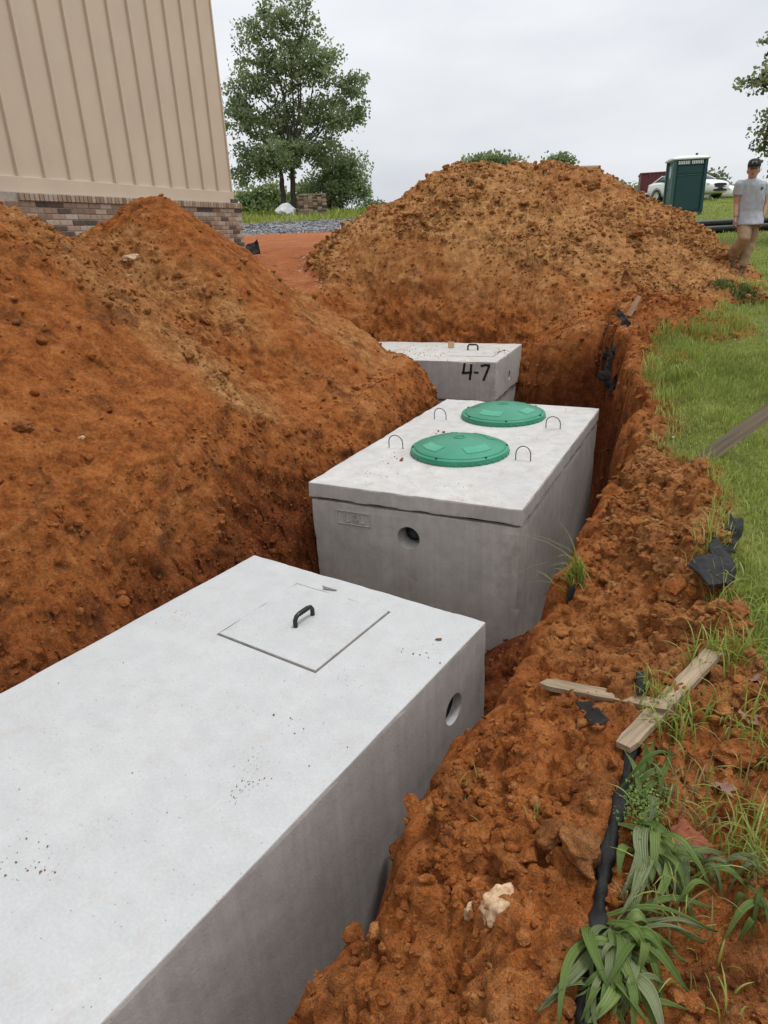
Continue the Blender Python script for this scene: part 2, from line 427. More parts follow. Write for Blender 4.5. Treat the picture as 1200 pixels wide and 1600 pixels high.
def coarsen(mask):
    """Merge 3 x 3 blocks of quads that lie wholly inside mask and away from the lens."""
    M = mask.reshape(na-1, nb-1); ni, nj = (na-1)//3, (nb-1)//3
    blk = M[:ni*3, :nj*3].reshape(ni, 3, nj, 3).all(axis=(1, 3))
    dd = dcam.reshape(na, nb)[:ni*3:3, :nj*3:3]; blk &= dd > 4.0
    fine = M.copy(); fine[:ni*3, :nj*3] &= ~np.repeat(np.repeat(blk, 3, 0), 3, 1)
    bi, bj = np.nonzero(blk); i0, j0 = bi*3, bj*3
    big = np.stack([i0*nb+j0, (i0+3)*nb+j0, (i0+3)*nb+j0+3, i0*nb+j0+3], 1)
    return np.concatenate([Q[fine.ravel()], big])
def cut(name, mask, mat, coarse=False):
    q = coarsen(mask) if coarse else Q[mask]; used = np.unique(q); remap = np.zeros(len(X), np.int32); remap[used] = np.arange(len(used))
    V = np.stack([X2, Y2, Z2], 1)[used]
    fq = remap[q]
    # keep faces pointing up
    me = np_mesh(name, V, fq, True)
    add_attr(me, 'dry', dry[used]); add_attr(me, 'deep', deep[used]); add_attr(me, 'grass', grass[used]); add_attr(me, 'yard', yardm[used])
    add_attr(me, 'stone', stone[used])
    me.normals_split_custom_set_from_vertices(Nn2[used].astype(np.float32))
    return link(name, me, mat)

def ground_z(x, y):
    """Height of the built ground under (x, y): bilinear look-up in the tank frame."""
    x = np.atleast_1d(np.asarray(x, float)); y = np.atleast_1d(np.asarray(y, float))
    a = (x-FR2[0])*EX[0]+(y-FR2[1])*EX[1]; b = (x-FR2[0])*EY[0]+(y-FR2[1])*EY[1]
    i = np.clip(np.searchsorted(A, a)-1, 0, na-2); j = np.clip(np.searchsorted(B, b)-1, 0, nb-2)
    u = (a-A[i])/(A[i+1]-A[i]); v = (b-B[j])/(B[j+1]-B[j])
    Zg = Z2.reshape(na, nb)
    return Zg[i, j]*(1-u)*(1-v)+Zg[i+1, j]*u*(1-v)+Zg[i, j+1]*(1-u)*v+Zg[i+1, j+1]*u*v
def gz(x, y): return float(ground_z(x, y)[0])
def hit(px, py, lift=0.0, far=60.0):
    """March the photograph's ray through (px, py) to the built ground."""
    d = ray_dir(px, py); d = d/np.linalg.norm(d)
    s = np.concatenate([np.arange(.5, 14, .012), np.arange(14, far, .06)])
    pts = s[:, None]*d[None, :]; z = pts[:, 2]+CZ; g = ground_z(pts[:, 0], pts[:, 1])
    k = np.nonzero(z < g)[0]
    k = k[0] if len(k) else len(s)-1
    return Vector((pts[k, 0], pts[k, 1], g[k]+lift))

# ---- soil, lawn and gravel materials
def soil_material():
    m, n, l, b = new_mat('clay_soil'); geo_ = n.new('ShaderNodeNewGeometry'); pos = geo_.outputs['Position']
    at = {}
    for k in ('dry', 'deep', 'grass', 'yard', 'stone'):
        a = n.new('ShaderNodeAttribute'); a.attribute_name = k; at[k] = a.outputs['Fac']
    n1 = noise_node(n, l, 1.7, 4, .6, pos); n2 = noise_node(n, l, 9.0, 5, .68, pos); n3 = noise_node(n, l, 60.0, 4, .75, pos)
    base = ramp_node(n, l, n2.outputs[0], [(.30, (.165, .050, .014)), (.50, (.335, .108, .028)), (.72, (.47, .180, .055))])
    red = ramp_node(n, l, n2.outputs[0], [(.30, (.075, .021, .008)), (.52, (.165, .045, .014)), (.75, (.27, .085, .027))])  # red subsoil, its tone also darkened to stand for shade in the cut
    tan = ramp_node(n, l, n2.outputs[0], [(.28, (.26, .115, .036)), (.50, (.44, .215, .078)), (.74, (.60, .36, .165))])
    yard = ramp_node(n, l, n1.outputs[0], [(.30, (.33, .105, .040)), (.70, (.47, .18, .075))])
    d1 = N(n, 'Math', operation='ADD'); l.new(at['dry'], d1.inputs[0]); 
    s1 = N(n, 'Math', operation='MULTIPLY_ADD'); l.new(n1.outputs[0], s1.inputs[0]); s1.inputs[1].default_value = 1.2; s1.inputs[2].default_value = -.62
    l.new(s1.outputs[0], d1.inputs[1]); d1.use_clamp = True
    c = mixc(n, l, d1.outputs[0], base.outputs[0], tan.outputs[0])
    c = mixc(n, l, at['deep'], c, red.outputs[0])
    c = mixc(n, l, at['yard'], c, yard.outputs[0])
    # organic dark streaks and grit
    n4 = noise_node(n, l, 3.6, 4, .7, pos, .8)
    dk = ramp_node(n, l, n4.outputs[0], [(.54, 0.0), (.70, .75)])
    c = mixc(n, l, dk.outputs[0], c, (.085, .034, .015))
    n6 = noise_node(n, l, 26.0, 3, .7, pos); sp = ramp_node(n, l, n6.outputs[0], [(.58, 0.0), (.74, .55)])
    c = mixc(n, l, sp.outputs[0], c, (.40, .215, .095))
    gr = ramp_node(n, l, n3.outputs[0], [(.28, .58), (.72, 1.32)])
    c = mixc(n, l, 1.0, c, gr.outputs[0], 'MULTIPLY')
    # turf soil under the grass
    tf = ramp_node(n, l, n2.outputs[0], [(.3, (.10, .115, .028)), (.55, (.17, .20, .045)), (.75, (.26, .25, .085))])
    c = mixc(n, l, at['grass'], c, tf.outputs[0])
    l.new(c, b.inputs['Base Color'])
    b.inputs['Roughness'].default_value = .95; b.inputs['Specular IOR Level'].default_value = .12
    b1 = bump(n, l, b, n2.outputs[0], .6, .03)
    b2 = bump(n, l, b, n3.outputs[0], .95, .016, b1)
    n5 = noise_node(n, l, 210.0, 2, .7, pos); bump(n, l, b, n5.outputs[0], .8, .006, b2)
    return m
M_SOIL = soil_material()
def lawn_material():
    m, n, l, b = new_mat('lawn_turf'); pos = n.new('ShaderNodeNewGeometry').outputs['Position']
    n1 = noise_node(n, l, .35, 5, .6, pos); n2 = noise_node(n, l, 3.0, 6, .7, pos); n3 = noise_node(n, l, 40., 4, .7, pos)
    c1 = ramp_node(n, l, n2.outputs[0], [(.25, (.075, .110, .020)), (.5, (.125, .190, .034)), (.75, (.21, .26, .062))])
    c2 = ramp_node(n, l, n1.outputs[0], [(.35, 0.0), (.7, .6)])
    c = mixc(n, l, c2.outputs[0], c1.outputs[0], (.23, .22, .075))
    g = ramp_node(n, l, n3.outputs[0], [(.3, .6), (.7, 1.3)])
    c = mixc(n, l, 1.0, c, g.outputs[0], 'MULTIPLY'); l.new(c, b.inputs['Base Color'])
    b.inputs['Roughness'].default_value = .9; b.inputs['Specular IOR Level'].default_value = .15
    bump(n, l, b, n3.outputs[0], .9, .03)
    return m
M_LAWN = lawn_material()
def gravel_material():
    m, n, l, b = new_mat('road_gravel'); pos = n.new('ShaderNodeNewGeometry').outputs['Position']
    v = n.new('ShaderNodeTexVoronoi'); v.inputs['Scale'].default_value = 11; l.new(pos, v.inputs['Vector'])
    n1 = noise_node(n, l, 1.2, 5, .6, pos)
    c = ramp_node(n, l, v.outputs['Color'], [(.1, (.09, .095, .105)), (.5, (.19, .195, .21)), (.9, (.36, .36, .37))])
    g = ramp_node(n, l, n1.outputs[0], [(.3, .75), (.7, 1.15)])
    l.new(mixc(n, l, 1.0, c.outputs[0], g.outputs[0], 'MULTIPLY'), b.inputs['Base Color'])
    b.inputs['Roughness'].default_value = .9; bump(n, l, b, v.outputs['Distance'], .8, .05)
    return m
M_GRAVEL = gravel_material()

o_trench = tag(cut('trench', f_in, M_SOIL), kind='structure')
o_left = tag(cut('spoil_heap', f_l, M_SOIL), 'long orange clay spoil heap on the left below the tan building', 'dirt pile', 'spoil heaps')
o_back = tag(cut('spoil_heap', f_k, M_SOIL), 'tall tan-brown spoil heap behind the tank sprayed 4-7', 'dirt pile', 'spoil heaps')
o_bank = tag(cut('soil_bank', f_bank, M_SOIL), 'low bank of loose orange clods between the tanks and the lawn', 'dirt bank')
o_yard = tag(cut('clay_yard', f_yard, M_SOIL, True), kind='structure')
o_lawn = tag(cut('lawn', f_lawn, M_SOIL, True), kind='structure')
o_gravel = tag(cut('gravel_road', f_gravel, M_GRAVEL), kind='structure')

# ================================================================== loose clods scattered on the soil
def lump(sub, seed, rough=.35):
    bm = bmesh.new(); bmesh.ops.create_icosphere(bm, subdivisions=sub, radius=1.0)
    V = np.array([v.co for v in bm.verts]); F = np.array([[v.index for v in f.verts] for f in bm.faces]); bm.free()
    r = np.random.default_rng(seed)
    for k in range(9):                                           # broken facets
        d = r.normal(size=3); d /= np.linalg.norm(d); c = r.uniform(.42, .85)
        over = V@d-c; V = V-np.outer(np.maximum(over, 0)*.85, d)
    V = V*(1+rough*fbm(V+seed*3.1, 1.6, 3, seed)[:, None])
    V *= np.array([r.uniform(.85, 1.15), r.uniform(.8, 1.1), r.uniform(.6, .85)])
    return V, F
def rand_rot(n, rng, tilt=1.0):
    q = rng.normal(size=(n, 4)); q /= np.linalg.norm(q, axis=1, keepdims=True)
    w, x, y, z = q.T
    return np.stack([np.stack([1-2*(y*y+z*z), 2*(x*y-z*w), 2*(x*z+y*w)], 1), np.stack([2*(x*y+z*w), 1-2*(x*x+z*z), 2*(y*z-x*w)], 1), np.stack([2*(x*z-y*w), 2*(y*z+x*w), 1-2*(x*x+y*y)], 1)], 1)
LUMPS = {1: [lump(1, s, .45) for s in range(6)], 2: [lump(2, s+10, .45) for s in range(6)], 3: [lump(3, s+20, .5) for s in range(4)]}
def merge_lumps(pos, size, sub, rng, extra):
    """One array mesh of many lumps; extra = per-lump attribute arrays."""
    Vs, Fs, at = [], [], {k: [] for k in extra}; nv = 0
    var = rng.integers(0, len(LUMPS[sub]), len(pos)); R = rand_rot(len(pos), rng)
    for k, (bv, bf) in enumerate(LUMPS[sub]):
        s = np.nonzero(var == k)[0]
        if not len(s): continue
        v = np.einsum('nij,mj->nmi', R[s], bv)*size[s][:, None, None]
        v[..., 2] *= .85
        v = v+pos[s][:, None, :]
        Vs.append(v.reshape(-1, 3)); Fs.append((bf[None]+(np.arange(len(s))*len(bv))[:, None, None]).reshape(-1, 3)+nv); nv += len(s)*len(bv)
        for kk in extra: at[kk].append(np.repeat(extra[kk][s], len(bv)))
    return np.concatenate(Vs), np.concatenate(Fs), {k: np.concatenate(v) for k, v in at.items()}
Pall = np.stack([X2, Y2, Z2], 1)
e1 = Pall[Q[:, 1]]-Pall[Q[:, 0]]; e2 = Pall[Q[:, 3]]-Pall[Q[:, 0]]
q_area = np.linalg.norm(np.cross(e1, e2), axis=1)
q_c = Pall[Q].mean(1); q_n = Nn[Q].mean(1)
q_d = np.linalg.norm(q_c-np.array([0, 0, CZ]), axis=1)
q_strk = fbm(np.stack([fm(ga)*.45, fm(gb)*1.7, np.zeros(len(Q))], 1), 1.0, 4, 63)*f_l
q_patch = sst(fbm(q_c, 1.3, 3, 61)+.9*q_strk, -.25, .35)
def scatter(mask, n, smin, smax, pw, sub, rng, dens=None):
    w = q_area*mask
    if dens is not None: w = w*dens
    i = rng.choice(len(Q), n, p=w/w.sum())
    u, v = rng.random(n), rng.random(n)
    p = (Pall[Q[i, 0]]*((1-u)*(1-v))[:, None]+Pall[Q[i, 1]]*(u*(1-v))[:, None]+Pall[Q[i, 2]]*(u*v)[:, None]+Pall[Q[i, 3]]*((1-u)*v)[:, None])
    s = smin*(smax/smin)**(rng.random(n)**pw)
    p = p+q_n[i]*(s*.30)[:, None]
    return p, s, i
def clod_part(name, parent, specs, mask, rng, dens=None):
    Vs, Fs, D_, E_ = [], [], [], []; nv = 0
    for n, smin, smax, pw, sub in specs:
        p, s, i = scatter(mask, n, smin, smax, pw, sub, rng, dens)
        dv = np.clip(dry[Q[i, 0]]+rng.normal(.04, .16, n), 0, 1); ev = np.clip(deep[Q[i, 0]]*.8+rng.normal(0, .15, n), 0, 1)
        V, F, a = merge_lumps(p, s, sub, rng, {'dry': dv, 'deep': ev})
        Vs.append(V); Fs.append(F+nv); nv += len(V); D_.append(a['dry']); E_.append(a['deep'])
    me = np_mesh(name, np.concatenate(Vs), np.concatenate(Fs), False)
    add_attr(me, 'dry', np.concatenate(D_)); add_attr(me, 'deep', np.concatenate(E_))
    o = link(name, me, M_SOIL, parent); o['kind'] = 'stuff'; return o
r1 = np.random.default_rng(101)
near_bank = f_bank & (q_d < 5.5) & (q_c[:, 1] > .5)
clod_part('soil_clods', o_bank, [(11000, .003, .012, 1.7, 1), (2000, .009, .028, 2.0, 2), (150, .024, .055, 1.6, 3)], near_bank, r1, (.15+q_patch**2))
clod_part('soil_clods', o_left, [(11500, .005, .021, 1.9, 1), (1100, .016, .048, 1.7, 2), (30, .04, .085, 1.5, 3)], f_l & (q_d < 9.5), r1, (.16+q_patch**2)/np.maximum(q_d, 2.5)**.7)
clod_part('bank_crumbs', o_bank, [(3500, .010, .030, 1.7, 1), (500, .025, .06, 1.7, 2)], f_bank & (q_d >= 5.5) & (q_d < 14), r1, (.2+q_patch))
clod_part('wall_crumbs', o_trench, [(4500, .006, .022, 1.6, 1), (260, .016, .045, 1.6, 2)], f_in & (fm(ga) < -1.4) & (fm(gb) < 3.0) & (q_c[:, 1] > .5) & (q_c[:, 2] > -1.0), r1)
front_k = f_k & (q_c[:, 1] < 13.6)
clod_part('soil_clods', o_back, [(8000, .012, .036, 1.6, 1), (1200, .028, .075, 1.8, 2), (30, .06, .12, 1.3, 3)], front_k, r1, .25+q_patch)
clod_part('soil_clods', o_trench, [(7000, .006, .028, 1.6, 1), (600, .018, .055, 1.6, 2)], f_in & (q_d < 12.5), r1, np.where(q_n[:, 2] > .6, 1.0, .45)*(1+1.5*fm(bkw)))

# ================================================================== gravel on the road (too many to count)
nst = 2200
px_, py_ = r1.uniform(-11, 2.5, nst), r1.uniform(24.2, 30.0, nst)
gp = np.stack([px_, py_, ground_z(px_, py_)+.01], 1)
V, F, _a = merge_lumps(gp, r1.uniform(.03, .085, nst), 1, r1, {})
tag(link('road_stones', np_mesh('road_stones', V, F, False), M_GRAVEL), 'grey crushed stone spread over the road beyond the clay yard', 'gravel', kind='stuff')

# ================================================================== concrete
def concrete_material(name, lo, mid, hi, streak=0.0, stain=(.34, .26, .19), stain_amt=.35, pits=.35, dirt=0.0, mottle=.12):
    m, n, l, b = new_mat(name); c = coord(n)
    n1 = noise_node(n, l, 1.6, 6, .6, c, .4); n2 = noise_node(n, l, 9, 6, .65, c); n3 = noise_node(n, l, 90, 4, .65, c)
    col = ramp_node(n, l, n1.outputs[0], [(.28, lo), (.5, mid), (.75, hi)]).outputs[0]
    g = ramp_node(n, l, n2.outputs[0], [(.3, 1-mottle), (.7, 1+mottle*.8)]); col = mixc(n, l, 1.0, col, g.outputs[0], 'MULTIPLY')
    if streak:
        mpn = N(n, 'Mapping'); mpn.inputs['Scale'].default_value = (26, 26, .7); l.new(c, mpn.inputs[0])
        ns = noise_node(n, l, 1.0, 4, .6, mpn.outputs[0]); sr = ramp_node(n, l, ns.outputs[0], [(.35, 1-streak), (.62, 1.04)])
        col = mixc(n, l, 1.0, col, sr.outputs[0], 'MULTIPLY')
    n4 = noise_node(n, l, 2.7, 5, .7, c, 1.0); st = ramp_node(n, l, n4.outputs[0], [(.56, 0.0), (.74, stain_amt)])
    col = mixc(n, l, st.outputs[0], col, stain)
    if dirt:
        n5 = noise_node(n, l, 5.5, 8, .75, c, .6); dr = ramp_node(n, l, n5.outputs[0], [(.54, 0.0), (.64, dirt)])
        col = mixc(n, l, dr.outputs[0], col, (.40, .24, .13))
        n6 = noise_node(n, l, 70, 3, .7, c); dr2 = ramp_node(n, l, n6.outputs[0], [(.64, 0.0), (.70, dirt*1.2)])
        col = mixc(n, l, dr2.outputs[0], col, (.16, .11, .07))
    v = n.new('ShaderNodeTexVoronoi'); v.inputs['Scale'].default_value = 42; v.inputs['Randomness'].default_value = 1; l.new(c, v.inputs['Vector'])
    pt = ramp_node(n, l, v.outputs['Distance'], [(.05, 0.0), (.11, 1.0)])       # bug holes
    vs_ = ramp_node(n, l, v.outputs['Color'], [(.55, 1.0), (.62, 0.0)])
    mx = N(n, 'Math', operation='MAXIMUM'); l.new(pt.outputs[0], mx.inputs[0]); l.new(vs_.outputs[0], mx.inputs[1])
    col = mixc(n, l, mx.outputs[0], mixc(n, l, pits, col, (.12, .11, .10)), col)
    fg = ramp_node(n, l, n3.outputs[0], [(.3, .93), (.7, 1.05)]); col = mixc(n, l, 1.0, col, fg.outputs[0], 'MULTIPLY')
    l.new(col, b.inputs['Base Color']); b.inputs['Roughness'].default_value = .88; b.inputs['Specular IOR Level'].default_value = .25
    b1 = bump(n, l, b, n2.outputs[0], .12, .02); b2 = bump(n, l, b, n3.outputs[0], .28, .004, b1); bump(n, l, b, mx.outputs[0], .5, .004, b2)
    return m
M_TOP1 = concrete_material('fresh_concrete_top', (.485, .497, .502), (.505, .516, .52), (.53, .54, .542), 0, (.58, .59, .59), .4, .6, .10, mottle=.06)
M_SIDE1 = concrete_material('formed_concrete_side', (.43, .41, .39), (.49, .468, .447), (.55, .525, .50), .07, (.20, .185, .17), .4, .5, .0)
M_TOP2 = concrete_material('pale_concrete_lid', (.46, .46, .45), (.53, .525, .515), (.60, .59, .57), 0, (.46, .41, .34), .35, .3, .30)
M_SIDE2 = concrete_material('grey_concrete_wall', (.39, .372, .345), (.475, .452, .418), (.56, .535, .49), .05, (.27, .215, .14), .55, .5, .0)
M_TOP3 = concrete_material('muddy_concrete_top', (.46, .45, .43), (.53, .52, .50), (.58, .57, .55), 0, (.48, .36, .24), .6, .3, .55)
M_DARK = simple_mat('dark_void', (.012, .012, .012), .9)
M_RUBBER = simple_mat('black_rubber', (.014, .014, .015), .55)
M_HANDLE = simple_mat('black_plastic_handle', (.012, .012, .013), .32, var=.3, bumps=.1)
M_WIRE = simple_mat('grey_steel_wire', (.16, .15, .15), .5, .7)
M_PAINT = simple_mat('black_spray_paint', (.014, .014, .015), .75, var=.5, scale=60)

def slab(x0, x1, y0, y1, z0, z1, cuts, bevel=.006, taper=0.0, chip=.003, seed=0, holes=(), pockets=()):
    """Cast concrete block: subdivided, bevelled, slightly worn at the arrises, with bored holes."""
    bm = bmesh.new(); bmesh.ops.create_cube(bm, size=1.0)
    for v in bm.verts:
        v.co = Vector((x0+(v.co.x+.5)*(x1-x0), y0+(v.co.y+.5)*(y1-y0), z0+(v.co.z+.5)*(z1-z0)))
        if taper and v.co.z < (z0+z1)/2:
            v.co.x += taper if v.co.x < (x0+x1)/2 else -taper; v.co.y += taper if v.co.y < (y0+y1)/2 else -taper
    bmesh.ops.bevel(bm, geom=list(bm.edges), offset=bevel, segments=2, profile=.5, affect='EDGES')
    bmesh.ops.triangulate(bm, faces=[f for f in bm.faces if len(f.verts) > 4])
    lng = [e for e in bm.edges if e.calc_length() > .1]
    bmesh.ops.subdivide_edges(bm, edges=lng, cuts=cuts, use_grid_fill=True)
    V = np.array([v.co for v in bm.verts])
    ex = np.minimum(V[:, 0]-x0, x1-V[:, 0]); ey = np.minimum(V[:, 1]-y0, y1-V[:, 1]); ez = np.minimum(V[:, 2]-z0, z1-V[:, 2])
    srt = np.sort(np.stack([ex, ey, ez], 1), 1); edge = (srt[:, 1] < bevel*2.2+taper)
    nn = fbm(V+seed, 9, 4, seed+3)
    c = np.array([(x0+x1)/2, (y0+y1)/2, (z0+z1)/2])
    dirv = np.sign(c-V)*np.stack([ex < .03+taper, ey < .03+taper, ez < .03], 1)
    amt = chip*np.clip(.35+nn*1.6, 0, 2)*edge
    V2 = V+dirv*amt[:, None]+ (.0012*fbm(V, 4, 3, seed))[:, None]*dirv*0
    for v, p in zip(bm.verts, V2): v.co = p
    for f in bm.faces: f.smooth = False
    me = bpy.data.meshes.new('slab'); bm.to_mesh(me); bm.free()
    if holes or pockets:
        o = bpy.data.objects.new('cutwork', me); COL.objects.link(o); tmp = [o]
        for h in holes:
            cb = bmesh.new(); bmesh.ops.create_cone(cb, cap_ends=True, segments=40, radius1=h['r0'], radius2=h['r1'], depth=h['d'])
            bmesh.ops.transform(cb, matrix=h['M'], verts=cb.verts)
            cm = bpy.data.meshes.new('c'); cb.to_mesh(cm); cb.free(); co = bpy.data.objects.new('cutter', cm); COL.objects.link(co); tmp.append(co)
            md = o.modifiers.new('b', 'BOOLEAN'); md.operation = 'DIFFERENCE'; md.solver = 'EXACT'; md.object = co
        for (a0, a1, b0, b1, c0, c1) in pockets:
            cb = bmesh.new(); bmesh.ops.create_cube(cb, size=1.0)
            for v in cb.verts: v.co = Vector((a0+(v.co.x+.5)*(a1-a0), b0+(v.co.y+.5)*(b1-b0), c0+(v.co.z+.5)*(c1-c0)))
            cm = bpy.data.meshes.new('c'); cb.to_mesh(cm); cb.free(); co = bpy.data.objects.new('cutter', cm); COL.objects.link(co); tmp.append(co)
            md = o.modifiers.new('b', 'BOOLEAN'); md.operation = 'DIFFERENCE'; md.solver = 'EXACT'; md.object = co
        dg = bpy.context.evaluated_depsgraph_get()
        me = bpy.data.meshes.new_from_object(o.evaluated_get(dg))
        for q in tmp: bpy.data.objects.remove(q, do_unlink=True)
    return me
def two_tone(me, top, side, zlim=.87):
    me.materials.clear(); me.materials.append(side); me.materials.append(top)
    for p in me.polygons: p.material_index = 1 if p.normal.z > zlim else 0
    return me
def plane_hit(px, py, Mw, axis, off):
    """Photograph pixel -> local point on the plane (local axis = off) of a thing with matrix Mw."""
    inv = Mw.inverted(); d = inv.to_3x3() @ Vector(ray_dir(px, py)); o = inv @ Vector((0, 0, CZ))
    t = (off-o[axis])/d[axis]; return o+d*t
def hole(axis, c, r0, r1, depth, sgn=1):
    R = {'x': Matrix.Rotation(math.pi/2, 4, 'Y'), 'y': Matrix.Rotation(math.pi/2, 4, 'X')}[axis]
    return dict(M=Matrix.Translation(c) @ R, r0=r0, r1=r1, d=depth)
def handle(parent, x, y0, y1, z, h=.055, along='y'):
    p = [(0, -.004), (0, h*.62), (.012, h*.92), (.028, h)]; L = y1-y0
    pts = [(a, q) for a, q in p]+[(L-a, q) for a, q in reversed(p)]
    w3 = [(x, y0+a, z+q) if along == 'y' else (x+a, y0, z+q) for a, q in pts]
    m = MB(); m.tube(w3, .0115, 10)
    for k in range(5):                                           # grip ribs
        t = .03+(L-.06)*(k+.5)/5
        c = Vector((x, y0+t, z+h)) if along == 'y' else Vector((x+t, y0, z+h))
        d = Vector((0, .004, 0)) if along == 'y' else Vector((.004, 0, 0)); m.tube([c-d, c+d], .0128, 10)
    return m.build('handle', M_HANDLE, parent, auto=.7)

# ---- near tank
T1 = empty('concrete_tank', (.463, 2.763, -1.708+CZ), -.60674); bpy.context.view_layer.update()
tag(T1, 'nearest concrete tank with smooth pale top and a square hatch', 'septic tank', 'buried concrete tanks')
M1 = Matrix.Translation(T1.location) @ Matrix.Rotation(-.60674, 4, 'Z')
hc = plane_hit(709, 1108, M1, 0, 0.0)
hx0, hx1, hy0, hy1 = -1.055, -.446, -.738, -.150
me = slab(-1.52, 0, -3.35, 0, -1.05, 0, 60, .006, .0, .0025, 1, holes=[hole('x', Vector((-.02, hc.y, hc.z)), .079, .074, .18)], pockets=[(hx0, hx1, hy0, hy1, -.035, .05)])
link('upper_body', two_tone(me, M_TOP1, M_SIDE1), None, T1)
me = slab(-1.515, -.008, -3.34, -.010, -1.42, -1.058, 10, .009, .01, .004, 2); link('lower_body', two_tone(me, M_SIDE1, M_SIDE1), None, T1)
MB().box(-1.49, -.03, -3.32, -.03, -1.07, -1.04).build('seam', M_DARK, T1)
MB().lathe([(.0785, 0), (.0785, -.004), (.0735, -.09), (0.0001, -.092)], 36, M=Matrix.Translation((-.002, hc.y, hc.z)) @ Matrix.Rotation(math.pi/2, 4, 'Y')).build('pipe_opening', M_SIDE1, T1, smooth=True)
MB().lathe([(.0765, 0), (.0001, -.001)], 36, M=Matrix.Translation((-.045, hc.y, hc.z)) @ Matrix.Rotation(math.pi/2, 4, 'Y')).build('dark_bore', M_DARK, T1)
hl_me = slab(hx0+.002, hx1-.012, hy0+.013, hy1-.002, -.033, .004, 14, .004, .0, .003, 4)
hatch = link('hatch_lid', two_tone(hl_me, M_TOP1, M_SIDE1), None, T1)
hh = plane_hit(463, 980, M1, 2, .004); h2 = plane_hit(491, 962, M1, 2, .004)
handle(hatch, -.762, -.50, -.372, .004)
# torn scrap of form liner standing on the hatch edge
c0 = plane_hit(505, 921, M1, 2, 0)
m = MB(); m.add([(c0.x, c0.y, .004), (c0.x+.07, c0.y+.02, .004), (c0.x+.075, c0.y+.018, .010), (c0.x-.002, c0.y-.004, .026), (c0.x, c0.y+.012, .004), (c0.x+.07, c0.y+.032, .004)], [(0, 1, 2, 3), (4, 5, 2, 3), (0, 3, 4), (1, 5, 2)])
m.build('form_scrap', M_SIDE1, hatch)

# ---- middle tank with green lids
T2 = empty('concrete_tank', (.832, 3.732, -1.541+CZ), -YAW2)
tag(T2, 'middle concrete tank carrying two round green lids and four wire loops', 'septic tank', 'buried concrete tanks')
M2 = Matrix.Translation(T2.location) @ Matrix.Rotation(-YAW2, 4, 'Z')
LT = .112
me = slab(-1.52, 0, 0, 2.68, -LT, 0, 40, .006, .0, .005, 5); lid_slab = link('lid_slab', two_tone(me, M_TOP2, M_SIDE2), None, T2)
c = plane_hit(638, 841, M2, 1, .012)
me = slab(-1.512, -.010, .012, 2.67, -1.5, -LT-.016, 30, .007, .014, .005, 6, holes=[hole('y', Vector((c.x, .06, c.z)), .068, .086, .2)],
          pockets=[])
e0, e1_ = plane_hit(527, 797, M2, 1, .012), plane_hit(578, 828, M2, 1, .012)
body = link('tank_body', two_tone(me, M_SIDE2, M_SIDE2), None, T2)
MB().box(-1.48, -.04, .05, 2.63, -LT-.018, -LT+.002).build('joint_sealant', M_DARK, T2)
MB().lathe([(.061, .0), (.058, -.03), (.0001, -.032)], 32, M=Matrix.Translation((c.x+.012, .085, c.z+.016)) @ Matrix.Rotation(math.pi/2, 4, 'X')).build('pipe_seal', M_RUBBER, T2, smooth=True)
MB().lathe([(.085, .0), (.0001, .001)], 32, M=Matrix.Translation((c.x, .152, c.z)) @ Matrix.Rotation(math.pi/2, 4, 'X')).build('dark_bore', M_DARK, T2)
# embossed maker panel L&L: raised rim and letters, cast with the wall
pw_, ph_ = e1_.x-e0.x, .085; px0, pz0 = e0.x, e0.z-ph_; yy = .0125
fr = MB()
for (a0, a1, b0, b1) in ((0, pw_, ph_, ph_+.008), (0, pw_, -.008, 0), (-.008, 0, -.008, ph_+.008), (pw_, pw_+.008, -.008, ph_+.008)):
    fr.box(px0+a0, px0+a1, yy-.011, yy+.01, pz0+b0, pz0+b1)
fr.build('maker_panel', M_SIDE2, body, bevel=.002, seg=1)
def stroke_mesh(strokes, w, y, th, name, mat, parent):
    m = MB()
    for st in strokes:
        for (p, q) in zip(st[:-1], st[1:]):
            d = Vector((q[0]-p[0], 0, q[1]-p[1])); 
            if d.length < 1e-6: continue
            d.normalize(); nrm = Vector((-d.z, 0, d.x))*w*.5
            P0, P1 = Vector((p[0], y, p[1]))-d*w*.25, Vector((q[0], y, q[1]))+d*w*.25
            vv = [P0-nrm, P1-nrm, P1+nrm, P0+nrm]; m.add(vv+[v-Vector((0, th, 0)) for v in vv], [(0, 1, 2, 3), (7, 6, 5, 4), (0, 4, 5, 1), (1, 5, 6, 2), (2, 6, 7, 3), (3, 7, 4, 0)])
    return m.build(name, mat, parent)
lh = ph_*.62; u = pw_/10; zb = pz0+ph_*.18
Ls = lambda x: [(x, zb+lh), (x, zb), (x+u*1.5, zb)]
amp = [(u*6.3, zb), (u*4.9, zb+lh*.72), (u*5.2, zb+lh), (u*5.8, zb+lh*.95), (u*5.7, zb+lh*.7), (u*4.7, zb+lh*.3), (u*5.0, zb), (u*5.6, zb), (u*6.3, zb+lh*.45)]
stroke_mesh([[(px0+a, z) for a, z in Ls(u*2.3)], [(px0+a, z) for a, z in amp], [(px0+a, z) for a, z in Ls(u*7.0)]], .008, yy, .010, 'maker_letters', M_SIDE2, body)
# lifting loops
for (a0, a1, b) in ((-1.335, -1.215, .93), (-1.325, -1.212, 1.868), (-.305, -.195, .932), (-.305, -.185, 1.86)):
    cx, r = (a0+a1)/2, abs(a1-a0)/2; tl = random.uniform(-.02, .02)
    pts = [(a0, b, -.02), (a0, b, .045)]+[(cx-r*math.cos(k*math.pi/10), b+tl*math.sin(k*math.pi/10), .045+.062*math.sin(k*math.pi/10)) for k in range(1, 10)]+[(a1, b, .045), (a1, b, -.02)]
    MB().tube(pts, .0042, 8).build('lifting_loop', M_WIRE, T2, smooth=True)

